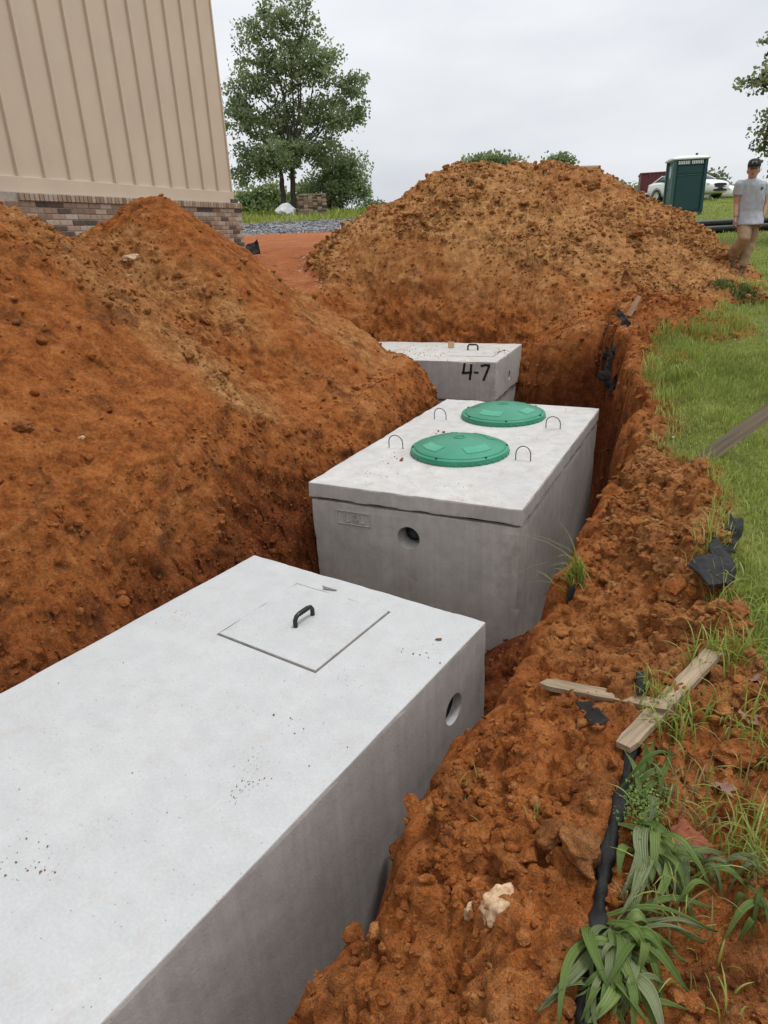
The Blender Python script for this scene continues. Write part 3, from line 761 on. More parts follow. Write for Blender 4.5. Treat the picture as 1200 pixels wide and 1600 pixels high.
# green plastic access lids (they lift off: things of their own)
def green_material():
    m, n, l, b = new_mat('green_plastic'); c_ = coord(n); t_ = noise_node(n, l, 5, 5, .6, c_)
    r = ramp_node(n, l, t_.outputs[0], [(.3, (.024, .22, .128)), (.7, (.034, .27, .162))])
    t2 = noise_node(n, l, 22, 6, .7, c_); d = ramp_node(n, l, t2.outputs[0], [(.62, 0.0), (.78, .35)])
    l.new(mixc(n, l, d.outputs[0], r.outputs[0], (.16, .22, .15)), b.inputs['Base Color'])
    rr = ramp_node(n, l, t2.outputs[0], [(.3, .30), (.7, .46)]); l.new(rr.outputs[0], b.inputs['Roughness']); b.inputs['Specular IOR Level'].default_value = .5
    t3 = noise_node(n, l, 260, 2, .5, c_); bump(n, l, b, t3.outputs[0], .10, .002)
    return m
M_GREEN = green_material()
M_GREEN2 = simple_mat('green_plastic_smooth_pad', (.045, .31, .19), .16, var=.08)
def dome_z(r): return .052+.070*(1-(r/.345)**2)
def green_lid(loc, rz, label):
    L = empty('access_lid', loc, rz); tag(L, label, 'tank lid', 'green access lids')
    prof = [(.362, .002), (.374, .002), (.376, .030), (.372, .040), (.362, .046), (.352, .0465), (.347, .0445), (.343, .052)]
    prof += [(r, dome_z(r)) for r in (.335, .31, .27, .22, .17, .12, .07, .03, .0005)]
    MB().lathe(prof, 72).build('dome', M_GREEN, L, auto=.5)
    m = MB()
    for k in range(40):
        a = 2*math.pi*k/40; R = Matrix.Rotation(a, 4, 'Z'); m.box(.370, .379, -.010, .010, .000, .022, R)
    m.build('rim_scallops', M_GREEN, L, bevel=.003, seg=1)['kind'] = 'stuff'
    for k in range(4):                                          # raised smooth pads
        a0 = math.radians(45+90*k); m = MB(); nr, nt = 4, 8; g = []
        for i in range(nr+1):
            r = .215+.075*i/nr
            for j in range(nt+1):
                a = a0+(j/nt-.5)*(.105/r)*2; g.append((r*math.cos(a), r*math.sin(a), dome_z(r)+.0035))
        fcs = [(i*(nt+1)+j, i*(nt+1)+j+1, (i+1)*(nt+1)+j+1, (i+1)*(nt+1)+j) for i in range(nr) for j in range(nt)]
        low = [(x, y, z-.006) for x, y, z in g]; q_ = len(g)
        rim = [j for j in range(nt+1)]+[(i+1)*(nt+1)-1 for i in range(1, nr+1)]+[nr*(nt+1)+j for j in range(nt-1, -1, -1)]+[i*(nt+1) for i in range(nr-1, 0, -1)]
        fcs += [(rim[i], rim[(i+1) % len(rim)], rim[(i+1) % len(rim)]+q_, rim[i]+q_) for i in range(len(rim))]
        m.add(g+low, fcs); m.build('raised_pad', M_GREEN2, L, auto=.5)
    mk = MB(); mk.lathe([(.050, dome_z(.05)+.003), (.046, dome_z(.046)+.005), (.040, dome_z(.04)+.003)], 32)
    for k in range(3):
        R = Matrix.Rotation(2*math.pi*k/3, 4, 'Z'); mk.box(.012, .034, -.006, .006, dome_z(0)-.004, dome_z(0)+.004, R)
    mk.build('emblem', M_GREEN2, L)
    for k in range(6):
        a = 2*math.pi*(k+.25)/6; MB().lathe([(.009, 0), (.009, .006), (.0005, .007)], 10, c=(.358*math.cos(a), .358*math.sin(a), .046)).build('screw', M_DARK, L)
    return L
p = M2 @ Vector((-.76, .985, .001)); green_lid(p, -.35, 'nearer of the two green plastic dome lids')
p = M2 @ Vector((-.76, 2.13, .001)); green_lid(p, .15, 'farther of the two green plastic dome lids, next to tank marked 4-7')

# ---- far tank marked 4-7
T3 = empty('concrete_tank', (1.455, 8.30, -1.455+CZ), -.414); tag(T3, 'farthest concrete tank sprayed 4-7 in black under the tall heap', 'septic tank', 'buried concrete tanks')
M3 = Matrix.Translation(T3.location) @ Matrix.Rotation(-.414, 4, 'Z')
hc = plane_hit(796, 586, M3, 0, 0.0)
me = slab(-2.7, 0, 0, 1.52, -.50, 0, 26, .008, .0, .006, 8, holes=[hole('x', Vector((-.02, hc.y, hc.z)), .063, .060, .18)], pockets=[(-.72, -.13, .36, .95, -.03, .05)])
up3 = link('upper_body', two_tone(me, M_TOP3, M_SIDE1), None, T3)
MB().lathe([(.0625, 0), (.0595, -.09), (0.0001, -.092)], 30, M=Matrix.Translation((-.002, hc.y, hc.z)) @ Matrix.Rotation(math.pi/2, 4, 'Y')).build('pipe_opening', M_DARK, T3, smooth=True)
me = slab(-2.68, -.022, .02, 1.50, -1.42, -.515, 8, .010, .012, .004, 9); link('lower_body', two_tone(me, M_SIDE1, M_SIDE1), None, T3)
MB().box(-2.66, -.05, .05, 1.47, -.53, -.49).build('seam', M_DARK, T3)
hat = link('hatch_lid', two_tone(slab(-.718, -.142, .372, .948, -.028, .005, 10, .004, 0, .003, 11), M_TOP3, M_SIDE1), None, T3)
q0, q1 = plane_hit(731, 547, M3, 2, .005), plane_hit(748, 547, M3, 2, .005)
handle(hat, q0.x, q0.y, q0.y+.14, .005, .075, 'x')
S = lambda L: [(lambda v: (v.x, v.z))(plane_hit(a, b, M3, 1, 0.0)) for a, b in L]
stroke_mesh([S([(726, 568), (724, 582), (723, 583), (737, 582)]), S([(736.5, 570), (735.5, 582), (734, 593)])], .030, -.0, .0025, 'painted_four', M_PAINT, up3)
stroke_mesh([S([(741, 582), (747, 582.5)])], .026, -.0, .0025, 'painted_dash', M_PAINT, up3)
stroke_mesh([S([(752, 572), (758, 570.5), (764.5, 571), (761, 581), (755.5, 594)])], .030, -.0, .0025, 'painted_seven', M_PAINT, up3)
# scrap of plywood lying by the hatch handle
q = plane_hit(705, 544, M3, 2, .0)
o = MB().box(-.045, .045, -.006, .006, 0, .085).build('wood_scrap', simple_mat('scrap_wood', (.45, .30, .16), .8), None, bevel=.002, seg=1)
o.location = M3 @ Vector((q.x, q.y, .004)); o.rotation_euler = (-.25, .12, .3); tag(o, 'small tan wood scrap standing on the tank marked 4-7', 'wood scrap')

# crumbs of soil fallen on the tank tops
def crumbs(name, Mw, spots, label, mat=None):
    P_, S_, = [], []
    for x, y, sx, sy, n_, smax in spots:
        P_ += [Mw @ Vector((random.gauss(x, sx), random.gauss(y, sy), .001)) for _ in range(n_)]; S_ += [.0016+(smax-.0016)*random.random()**3 for _ in range(n_)]
    P_ = np.array(P_); S_ = np.array(S_); P_[:, 2] += S_*.5
    V, F, a = merge_lumps(P_, S_, 1, r1, {'dry': r1.uniform(0, .5, len(P_))})
    me = np_mesh(name, V, F, True); add_attr(me, 'dry', a['dry']); tag(link(name, me, M_SOIL), label, 'soil crumbs', kind='stuff')
crumbs('soil_crumbs', M1, [(-.6, -1.95, .07, .06, 46, .006), (-.3, -1.05, .1, .05, 14, .006), (-.16, -.36, .05, .04, 14, .006), (-1.32, -.75, .04, .06, 14, .005), (-.75, -1.3, .4, .5, 40, .004), (-.3, -.75, .05, .06, 16, .004), (-.235, -1.35, .03, .05, 40, .0035), (-.30, -1.27, .03, .03, 20, .003), (-.9, -2.3, .5, .5, 50, .004)], 'brown soil crumbs sprinkled on the nearest tank top')
crumbs('soil_crumbs', M2, [(-1.2, .72, .08, .13, 46, .008), (-1.05, 1.45, .05, .03, 16, .014), (-1.1, .3, .12, .1, 40, .005), (-.3, 1.3, .2, .4, 40, .004), (-.7, .25, .35, .12, 40, .005), (-.5, 2.55, .25, .05, 40, .006)], 'soil crumbs on the lid slab around the green lids')
crumbs('soil_crumbs', M3, [(-.12, .75, .05, .07, 40, .018), (-.9, .5, .35, .3, 90, .010), (-1.5, .6, .3, .3, 60, .012)], 'muddy crumbs on the tank top marked 4-7')

# ================================================================== the building on the left
MH = Matrix.Translation((-2.589, 12.783, CZ)) @ Matrix.Rotation(-.408, 4, 'Z')   # local y runs along the wall, local x out of it
house = empty('house', MH @ Vector((0, 0, -.1)), -.408); tag(house, 'tan board-and-batten building on a brown brick base', 'building')
HO = Matrix.Translation((0, 0, .1))                                               # children are measured from the lens height
M_SIDING = simple_mat('tan_siding_paint', (.58, .475, .365), .62, var=.05, scale=1.2, bumps=.05, bscale=180)
def hb_(x0, x1, y0, y1, z0, z1): return MB().box(x0, x1, y0, y1, z0+.1, z1+.1)
hb_(-9, -.0, -14, .405, .72, 6.6).build('wall', M_SIDING, house)
hb_(-.004, .040, -14, .408, .703, .878).build('skirt_board', M_SIDING, house, bevel=.003, seg=1)
bat = None
for k in range(-33, 1):
    if bat is None: bat = hb_(-.004, .038, -.026, .026, .876, 6.55).build('batten', M_SIDING, house, bevel=.003, seg=1)
    else:
        b2 = bat.copy(); COL.objects.link(b2)
        b2.location = (0, k*.406, 0)
        b2.parent = house
bat.location = (0, -33*.406, 0)
hb_(-.02, .024, .385, .412, .876, 6.55).build('corner_board', M_SIDING, house, bevel=.003, seg=1)
roof = MB(); M_SHINGLE = simple_mat('dark_shingles', (.06, .055, .05), .9, bumps=.4)
roof.add([(.55, -14.5, 6.5), (.55, .95, 6.5), (-4.5, .95, 9.2), (-4.5, -14.5, 9.2), (-9.5, .95, 6.5), (-9.5, -14.5, 6.5), (.55, -14.5, 6.7), (.55, .95, 6.7), (-4.5, .95, 9.4), (-4.5, -14.5, 9.4), (-9.5, .95, 6.7), (-9.5, -14.5, 6.7)],
         [(0, 1, 2, 3), (3, 2, 4, 5), (6, 7, 8, 9), (9, 8, 10, 11), (0, 1, 7, 6), (5, 4, 10, 11), (1, 2, 8, 7), (2, 4, 10, 8), (0, 3, 9, 6), (3, 5, 11, 9)])
roof.build('roof', M_SHINGLE, house)
M_MORTAR = simple_mat('mortar', (.36, .32, .27), .95, var=.15, scale=20, bumps=.3)
hb_(-9, .088, -14, .488, -1.3, .70).build('brick_backing', M_MORTAR, house)
BR = [((.23, .15, .105), .2), ((.29, .20, .14), .2), ((.33, .245, .18), .2), ((.10, .072, .055), .25), ((.40, .32, .25), .2), ((.07, .062, .058), .25), ((.42, .36, .30), .15)]
M_BR = [simple_mat('brick_%s' % c_, col, .9, var=v_, scale=14, bumps=.35, bscale=70) for c_, (col, v_) in zip(('brown', 'umber', 'tan', 'dark', 'pale', 'charcoal', 'whitewashed'), BR)]
rb = random.Random(5)
def brick_mesh(lx, ly, lz, mat):
    bm = bmesh.new(); bmesh.ops.create_cube(bm, size=1.0)
    for v in bm.verts: v.co = Vector((v.co.x*lx, v.co.y*ly, v.co.z*lz))
    bmesh.ops.bevel(bm, geom=list(bm.edges), offset=.004, segments=1, affect='EDGES')
    me = bpy.data.meshes.new('brick'); bm.to_mesh(me); bm.free(); me.materials.append(mat); return me
st_m = [brick_mesh(.05, .203, .0585, m_) for m_ in M_BR]; rl_m = [brick_mesh(.125, .061, .082, m_) for m_ in M_BR]
pick = lambda: rb.choices(range(7), [4, 4, 5, 3, 4, 2, 1.0])[0]
top_z = .612
for c_ in range(9):
    z = top_z-.010-.029-c_*.0685; y = .49-.1015-(.1065 if c_ % 2 else 0)
    while y > -4.9:
        o = link('brick', st_m[pick()], None, house); o.location = (.072+rb.uniform(-.002, .002), y, z+.1); y -= .2130
for k in range(66):                                              # rowlock cap
    y = .505-.036-k*.0715
    o = link('cap_brick', rl_m[rb.choices(range(7), [1, 2, 4, 0, 5, 0, 3])[0]], None, house); o.location = (.066+rb.uniform(-.002, .002), y, .655+.1); o.rotation_euler = (0, .05, 0)
far_b = MB()
for c_ in range(18):
    z = top_z-.039-c_*.0685; y = -5.0-(.1065 if c_ % 2 else 0) if c_ < 9 else .385-(.1065 if c_ % 2 else 0)
    while y > -13.9: far_b.box(.05, .097, y-.1015, y+.1015, z-.029+.1, z+.029+.1); y -= .213
o = far_b.build('brick_courses', M_BR[1], house); o['kind'] = 'stuff'
o = link('loose_brick', st_m[3], None, house); o.location = (.04, .38, .715+.1+.02)
# foundation vent with upright slots
ve = hb_(.097, .104, -2.62, -2.12, .30, .42).build('vent', M_BR[4], house)
for k in range(5): hb_(.1045, .108, -2.56+k*.1, -2.535+k*.1, .31, .41).build('vent_slot', M_DARK, ve)

# ================================================================== trees and shrubs
def leaf_material(name, lo, mid, hi):
    m, n, l, b = new_mat(name); pos = n.new('ShaderNodeNewGeometry').outputs['Position']
    t_ = noise_node(n, l, 1.1, 3, .6, pos); oi = n.new('ShaderNodeAttribute'); oi.attribute_name = 'tint'
    a_ = N(n, 'Math', operation='ADD'); l.new(t_.outputs[0], a_.inputs[0]); l.new(oi.outputs['Fac'], a_.inputs[1])
    r = ramp_node(n, l, a_.outputs[0], [(.30, lo), (.55, mid), (.85, hi)]); l.new(r.outputs[0], b.inputs['Base Color'])
    b.inputs['Roughness'].default_value = .55; b.inputs['Specular IOR Level'].default_value = .3
    tr = n.new('ShaderNodeBsdfTranslucent'); l.new(r.outputs[0], tr.inputs['Color'])
    mx = n.new('ShaderNodeMixShader'); mx.inputs[0].default_value = .42; l.new(b.outputs[0], mx.inputs[1]); l.new(tr.outputs[0], mx.inputs[2])
    l.new(mx.outputs[0], n['Material Output'].inputs['Surface']); return m
M_LEAF_A = leaf_material('oak_leaves', (.14, .19, .085), (.25, .31, .15), (.38, .42, .235))
M_LEAF_B = leaf_material('light_leaves', (.14, .20, .075), (.25, .32, .13), (.38, .44, .21))
M_LEAF_C = leaf_material('dull_leaves', (.11, .155, .08), (.19, .24, .125), (.29, .33, .19))
M_BARK = simple_mat('grey_brown_bark', (.065, .050, .040), .9, var=.3, scale=6, bumps=.6, bscale=20)
def leaf_cloud(name, lobes, n_leaf, size, mat, parent, rng, clump=.55, gap=.0):
    """Leaf faces gathered in clumps inside the given ellipsoid lobes (centre, radii)."""
    vols = np.array([r_[0]*r_[1]*r_[2] for _, r_ in lobes])**.75; per = rng.multinomial(n_leaf, vols/vols.sum())
    P_, T_ = [], []
    for (c_, r_), k in zip(lobes, per):
        ncl = max(3, int(k/38)); d = rng.normal(size=(ncl, 3)); d /= np.linalg.norm(d, axis=1, keepdims=True)
        cc = np.array(c_)+d*(rng.random((ncl, 1))**.42)*np.array(r_)
        which = rng.integers(0, ncl, k); sc = rng.uniform(.5, 1.2, ncl)*clump
        off = np.clip(rng.normal(size=(k, 3)), -1.5, 1.5)*np.array([1, 1, .55]); P_.append(cc[which]+off*sc[which][:, None]*.55); T_.append(rng.uniform(-.16, .16, ncl)[which])
    P_ = np.concatenate(P_); T_ = np.concatenate(T_)+rng.normal(0, .07, len(P_)); n_ = len(P_)
    R = rand_rot(n_, rng); s = size*rng.uniform(.6, 1.3, n_)
    base = np.array([(-.5, 0, 0), (0, -.34, .06), (.55, 0, 0), (0, .34, .06)])
    V = np.einsum('nij,mj->nmi', R, base)*s[:, None, None]+P_[:, None, :]
    F = np.arange(n_*4).reshape(n_, 4); me = np_mesh(name, V.reshape(-1, 3), F, False); add_attr(me, 'tint', np.repeat(T_, 4))
    return link(name, me, mat, parent)
def limb(m, p, q, r0, r1_, rng, seg=6, wig=.08):
    p, q = np.array(p), np.array(q); L = np.linalg.norm(q-p); pts = []
    for k in range(seg+1):
        t_ = k/seg; w = wig*L*math.sin(math.pi*t_); pts.append(p+(q-p)*t_+rng.normal(0, 1, 3)*w*.35+np.array([0, 0, .06*L*math.sin(math.pi*t_)]))
    m.tube([tuple(x) for x in pts], [r0+(r1_-r0)*k/seg for k in range(seg+1)], 7)
def px_lobes(L, y, dz=1.0):
    out = []
    for cx, cy, rx, ry in L:
        c_ = on_y(cx, cy, y); e_ = on_y(cx+rx, cy, y); t_ = on_y(cx, cy-ry, y); rr = (e_-c_).length
        out.append((np.array(c_)+np.array([0, rng_t.uniform(-.5, .5)*rr*1.2, 0]), (rr, rr*dz, (t_-c_).length)))
    return out
def tree(name, label, base, lobes, n_leaf, size, mat, trunks, rng, group=None, r0=.16, clump=.55):
    T = empty(name, base); tag(T, label, 'tree', group)
    inv = np.array(base)
    m = MB()
    fork = []
    for k_, (q, r_) in enumerate(trunks): limb(m, ((k_-.5*(len(trunks)-1))*.42, 0, -.3), np.array(q)-inv, r_, r_*.62, rng, 7, .03); fork.append((np.array(q)-inv, r_*.6))
    for c_, rr in lobes:
        f_ = min(fork, key=lambda z: np.linalg.norm(z[0]-(np.array(c_)-inv))); limb(m, f_[0], np.array(c_)-inv, f_[1]*.6, .015, rng, 6, .10)
        for _ in range(3):
            d = rng.normal(size=3); d /= np.linalg.norm(d); e_ = np.array(c_)-inv+d*np.array(rr)*.8
            limb(m, np.array(c_)-inv-d*.2, e_, .03, .008, rng, 4, .12)
    m.build('trunk', M_BARK, T, smooth=True)
    leaf_cloud('crown', [(np.array(c_)-inv, rr) for c_, rr in lobes], n_leaf, size, mat, T, rng, clump)
    return T
rng_t = np.random.default_rng(31)
DT = 36.0; b0 = on_y(452, 334, DT); b0.z = gz(b0.x, b0.y)
lob = px_lobes([(402, 52, 30, 38), (440, 28, 26, 30), (470, 62, 34, 36), (392, 120, 36, 36), (445, 105, 42, 42), (505, 108, 44, 34), (548, 135, 28, 24), (385, 188, 32, 40), (442, 185, 48, 46), (372, 150, 16, 30),
                (515, 178, 50, 36), (558, 172, 16, 22), (412, 20, 14, 18), (478, 20, 14, 20), (395, 245, 34, 30), (445, 245, 50, 34), (505, 232, 36, 30), (380, 278, 18, 16), (412, 268, 24, 14)], DT)
tree('oak_tree', 'tall twin-trunked green tree standing beyond the gravel road', b0, lob, 27000, .145, M_LEAF_A, [(on_y(438, 262, DT), .15), (on_y(457, 250, DT), .16)], rng_t, clump=.5)
b1_ = on_y(535, 330, 38.); b1_.z = gz(b1_.x, b1_.y)
lob = px_lobes([(522, 262, 30, 32), (552, 272, 24, 32), (500, 292, 26, 26), (540, 300, 32, 22), (565, 300, 12, 18), (515, 316, 24, 12)], 38.)
tree('oak_tree', 'shorter rounded tree at the right side of the twin-trunked tree', b1_, lob, 10000, .14, M_LEAF_A, [(on_y(530, 290, 38.), .14)], rng_t)
def shrub(label, px_l, y, n_leaf, size, mat, group, name='tree', base_py=330):
    cx = sum(a for a, *_ in px_l)/len(px_l); b_ = on_y(cx, base_py, y); b_.z = gz(b_.x, b_.y) if y < 150 else b_.z
    lob_ = px_lobes(px_l, y); ctr = lob_[0][0]
    tree(name, label, b_, lob_, n_leaf, size, mat, [((b_.x*.5+ctr[0]*.5, b_.y, b_.z*.35+ctr[2]*.65), .12)], rng_t, group, clump=.8)
GB_ = 'trees beyond the yard'
shrub('light green tree behind the twin trunks, at their left side', [(398, 312, 20, 22), (425, 300, 18, 22), (415, 322, 26, 14), (380, 318, 12, 18)], 58, 3600, .30, M_LEAF_B, GB_)
shrub('pale green tree seen behind the brick stack', [(478, 302, 18, 18), (470, 318, 22, 14), (492, 315, 14, 14)], 58, 2200, .30, M_LEAF_B, GB_)
shrub('small shrub at the left foot of the tall heap', [(583, 322, 9, 8), (572, 328, 10, 6), (595, 324, 6, 8)], 45, 900, .18, M_LEAF_C, GB_, 'shrub')
shrub('dark spreading treetop above the left shoulder of tall heap', [(745, 258, 20, 12), (768, 252, 22, 12), (792, 258, 20, 12), (765, 270, 36, 12)], 55, 4200, .26, M_LEAF_A, GB_, base_py=322)
shrub('small round treetop above the highest point of the heap', [(870, 252, 11, 9), (882, 251, 11, 9), (876, 262, 14, 8)], 60, 1700, .26, M_LEAF_A, GB_, base_py=318)
GR_ = 'bushes behind the parked car'
shrub('dark bush left of the dark red container', [(968, 292, 9, 7), (976, 300, 8, 8)], 62, 700, .28, M_LEAF_A, GR_, 'bush', 318)
shrub('bright bush between the tall heap and the container', [(1000, 306, 16, 14), (990, 314, 14, 10), (1006, 320, 12, 8)], 52, 2000, .24, M_LEAF_B, GR_, 'bush', 326)
shrub('leafy tree standing behind the portable toilet', [(1022, 293, 10, 6), (1006, 297, 14, 8)], 66, 800, .28, M_LEAF_C, GR_, 'tree', 318)
shrub('round-headed tree right of the portable toilet', [(1108, 280, 10, 11), (1122, 286, 8, 8), (1112, 296, 14, 12)], 60, 1600, .28, M_LEAF_C, GR_, 'tree', 318)
shrub('low hedge bush behind the car nose', [(1135, 302, 12, 12), (1148, 296, 8, 8), (1143, 312, 14, 9), (1158, 310, 14, 12), (1185, 305, 18, 16)], 56, 3200, .26, M_LEAF_B, GR_, 'bush', 322)
# tree whose branches reach in from the right edge
DR = 17.0; br_ = on_y(1330, 345, DR); br_.z = gz(br_.x, br_.y)
lob = px_lobes([(1180, 130, 22, 14), (1200, 118, 26, 18), (1202, 74, 15, 14), (1206, 186, 20, 15), (1208, 205, 24, 18), (1200, 222, 14, 10), (1208, 235, 15, 10), (1212, 262, 13, 9), (1290, 90, 70, 60), (1300, 190, 80, 60), (1370, 140, 70, 70), (1330, 20, 70, 50)], DR)
tree('oak_tree', 'broadleaf tree whose branches reach in at the right edge', br_, lob, 15000, .10, M_LEAF_A, [(on_y(1325, 220, DR), .2)], rng_t, clump=.34)

# ================================================================== grass
M_GRASS = leaf_material('grass_blades', (.18, .23, .04), (.31, .375, .075), (.47, .49, .17))
M_GRASS_DRY = leaf_material('dry_grass_blades', (.20, .19, .07), (.30, .27, .11), (.42, .36, .19))
def blade_mesh(name, P_, h, w, lean, rng, tint):
    n_ = len(P_); az = rng.uniform(0, 2*math.pi, n_); d = np.stack([np.cos(az), np.sin(az), np.zeros(n_)], 1); sd_ = np.stack([-np.sin(az), np.cos(az), np.zeros(n_)], 1)
    z_ = np.array([0, 0, 1.0]); L = lean
    p1 = P_+z_*(h*.55)[:, None]+d*(h*L*.25)[:, None]; p2 = P_+z_*(h*(1-.35*L))[:, None]+d*(h*L*.85)[:, None]
    V = np.stack([P_-sd_*(w*.5)[:, None], P_+sd_*(w*.5)[:, None], p1+sd_*(w*.42)[:, None], p1-sd_*(w*.42)[:, None], p2], 1)
    base = (np.arange(n_)*5)[:, None]
    F = np.concatenate([base+np.array([[0, 1, 2]]), base+np.array([[0, 2, 3]]), base+np.array([[3, 2, 4]])]); me = np_mesh(name, V.reshape(-1, 3), F, True)
    add_attr(me, 'tint', np.repeat(tint, 5)); return me
q_gr = fgr
def grass_field(name, label, mask, n_, h0, h1, w0, rng, mat, dens):
    wgt = q_area*mask*dens; i = rng.choice(len(Q), n_, p=wgt/wgt.sum()); u_, v_ = rng.random(n_), rng.random(n_)
    p = (Pall[Q[i, 0]]*((1-u_)*(1-v_))[:, None]+Pall[Q[i, 1]]*(u_*(1-v_))[:, None]+Pall[Q[i, 2]]*(u_*v_)[:, None]+Pall[Q[i, 3]]*((1-u_)*v_)[:, None])
    p[:, 2] -= .004
    tuft = .55+.9*sst(fbm(p, 2.2, 3, 141), -.3, .5)
    h = rng.uniform(h0, h1, n_)*tuft; dd = np.linalg.norm(p[:, :2], axis=1)
    me = blade_mesh(name, p, h, w0*rng.uniform(.7, 1.3, n_)*np.maximum(1, dd/6.0), rng.uniform(.1, 1.0, n_), rng, rng.normal(0, .12, n_)+.30*fbm(p, .7, 3, 142))
    return tag(link(name, me, mat), label, 'grass', kind='stuff')
rg = np.random.default_rng(77)
lawnish = (fgr > .12) & ~f_in & ~f_l & ~f_k
d_g = np.clip(fgr, 0, 1)
ahead = (q_c[:, 0] < q_c[:, 1]*.78+1.2) & (q_c[:, 1] > .8)
grass_field('lawn_grass', 'short green lawn grass beside the trench bank', lawnish & (q_d < 8) & ahead, 40000, .02, .08, .005, rg, M_GRASS, d_g/np.maximum(q_d, 1.5)**.6)
grass_field('lawn_grass', 'mown grass sloping up to the portable toilet', lawnish & (q_d >= 8) & (q_d < 48) & ahead & (q_c[:, 0] > 2.5), 34000, .035, .10, .006, rg, M_GRASS, d_g/np.maximum(q_d, 8)**1.5)
grass_field('verge_grass', 'taller grass verge under the trees past the gravel', lawnish & (q_c[:, 0] < 4) & (q_c[:, 1] > 29) & (q_c[:, 1] < 42) & (q_c[:, 0] > -14), 9000, .12, .30, .010, rg, M_GRASS, d_g)
grass_field('dry_thatch', 'yellowed thatch and dry stems in the lawn', lawnish & (q_d < 12) & ahead, 11000, .015, .06, .004, rg, M_GRASS_DRY, d_g)
grass_field('edge_grass', 'ragged longer grass where the lawn meets the bank', (fgr > .03) & (fgr < .75) & ~f_in & ~f_l & ~f_k & (q_d < 12) & ahead & (q_c[:, 0] > .4), 5200, .05, .15, .0055, rg, M_GRASS, np.ones(len(Q)))

# ================================================================== rocks and big clods that can be told apart
def rock(name, px, py, r, mat, label, cat='rock', sq=(1, 1, .8), seed=0, sink=.25, group=None):
    V, F = lump(4, seed, .55); V = V*(1+.16*fbm(V, 4, 4, seed)[:, None]+.10*(1-2*np.abs(fbm(V, 2.5, 3, seed+5)))[:, None])*np.array(sq)*r
    p_ = hit(px, py); me = np_mesh(name, V, F, True); add_attr(me, 'dry', np.full(len(V), (seed*.37) % .8)); add_attr(me, 'deep', np.full(len(V), (seed*.23) % .5)); o = link(name, me, mat); o.location = (p_.x, p_.y, p_.z+r*sq[2]*(.7-sink)); o.rotation_euler = (0, 0, seed*1.7)
    return tag(o, label, cat, group)
M_QUARTZ = simple_mat('tan_quartz', (.52, .36, .22), .9, var=.5, scale=26, bumps=.6, bscale=50)
def dusty(m, col):
    n, l = m.node_tree.nodes, m.node_tree.links; b = n['Principled BSDF']; src = b.inputs['Base Color'].links[0].from_socket; t_ = noise_node(n, l, 34, 5, .75, coord(n)); d = ramp_node(n, l, t_.outputs[0], [(.50, 0.0), (.66, .8)]); l.new(mixc(n, l, d.outputs[0], src, col), b.inputs['Base Color'])
dusty(M_QUARTZ, (.30, .13, .05))
M_REDROCK = simple_mat('red_clay_clod', (.25, .075, .036), .95, var=.3, scale=22, bumps=.7, bscale=60)
M_DUMMY1 = simple_mat('brown_clod', (.155, .068, .030), .95, var=.35, scale=18, bumps=.7, bscale=55)
M_DUMMY2 = simple_mat('tan_clod', (.30, .135, .055), .95, var=.3, scale=18, bumps=.7, bscale=55)
M_BROWNROCK = M_TANROCK = M_SOIL
for a in (('rock', 776, 1432, .056, M_QUARTZ, 'larger pale quartz lump on the near soil bank', 'rock', (.8, 1, 1), 1), ('rock', 738, 1437, .036, M_QUARTZ, 'smaller pale quartz lump left of the larger one', 'rock', (.8, .8, 1), 2),
          ('rock', 1078, 1340, .062, M_REDROCK, 'red clay lump among the weeds by the black fabric', 'rock', (1.1, 1, .9), 3), ('dirt_clod', 905, 1350, .062, M_TANROCK, 'big tan clod touching the black fabric strip', 'clod', (.7, 1, 1), 4),
          ('dirt_clod', 800, 1370, .060, M_BROWNROCK, 'dark brown clod in the middle of the near bank', 'clod', (1, 1, .9), 5), ('dirt_clod', 868, 1310, .045, M_BROWNROCK, 'brown clod between the dark one and the fabric', 'clod', (1, .9, .9), 6),
          ('dirt_clod', 640, 1372, .045, M_TANROCK, 'tan clod on the edge above the near tank wall', 'clod', (1, .9, .9), 7), ('dirt_clod', 912, 1205, .040, M_BROWNROCK, 'brown clod under the crossing stakes', 'clod', (1, .9, .8), 8),
          ('dirt_clod', 1150, 1190, .05, M_BROWNROCK, 'brown clod at the right edge beside weeds', 'clod', (1.2, 1, .8), 9), ('dirt_clod', 40, 675, .065, M_TANROCK, 'tan clod low on the left heap near the frame edge', 'clod', (1, .8, .8), 10),
          ('rock', 205, 408, .075, M_QUARTZ, 'pale stone high on the left heap', 'rock', (1.3, .8, .6), 11), ('rock', 128, 688, .022, M_QUARTZ, 'small pale stone low on the left heap', 'rock', (1, 1, .8), 12),
          ('dirt_clod', 935, 427, .0, None, '', '', (1, 1, 1), 13), ('dirt_clod', 1075, 408, .0, None, '', '', (1, 1, 1), 14), ('dirt_clod', 925, 293, .13, M_BROWNROCK, 'dark clod near the top right of the tall heap', 'clod', (1.3, 1, .8), 15),
          ('dirt_clod', 1123, 405, .10, M_TANROCK, 'flat tan clod in the heap tail below the walking man', 'clod', (1.2, .9, .7), 16), ('dirt_clod', 995, 370, .12, M_BROWNROCK, 'dark turf clod on the right flank of the tall heap', 'clod', (1, 1, .8), 17)):
    if a[3] > 0: rock(*a)
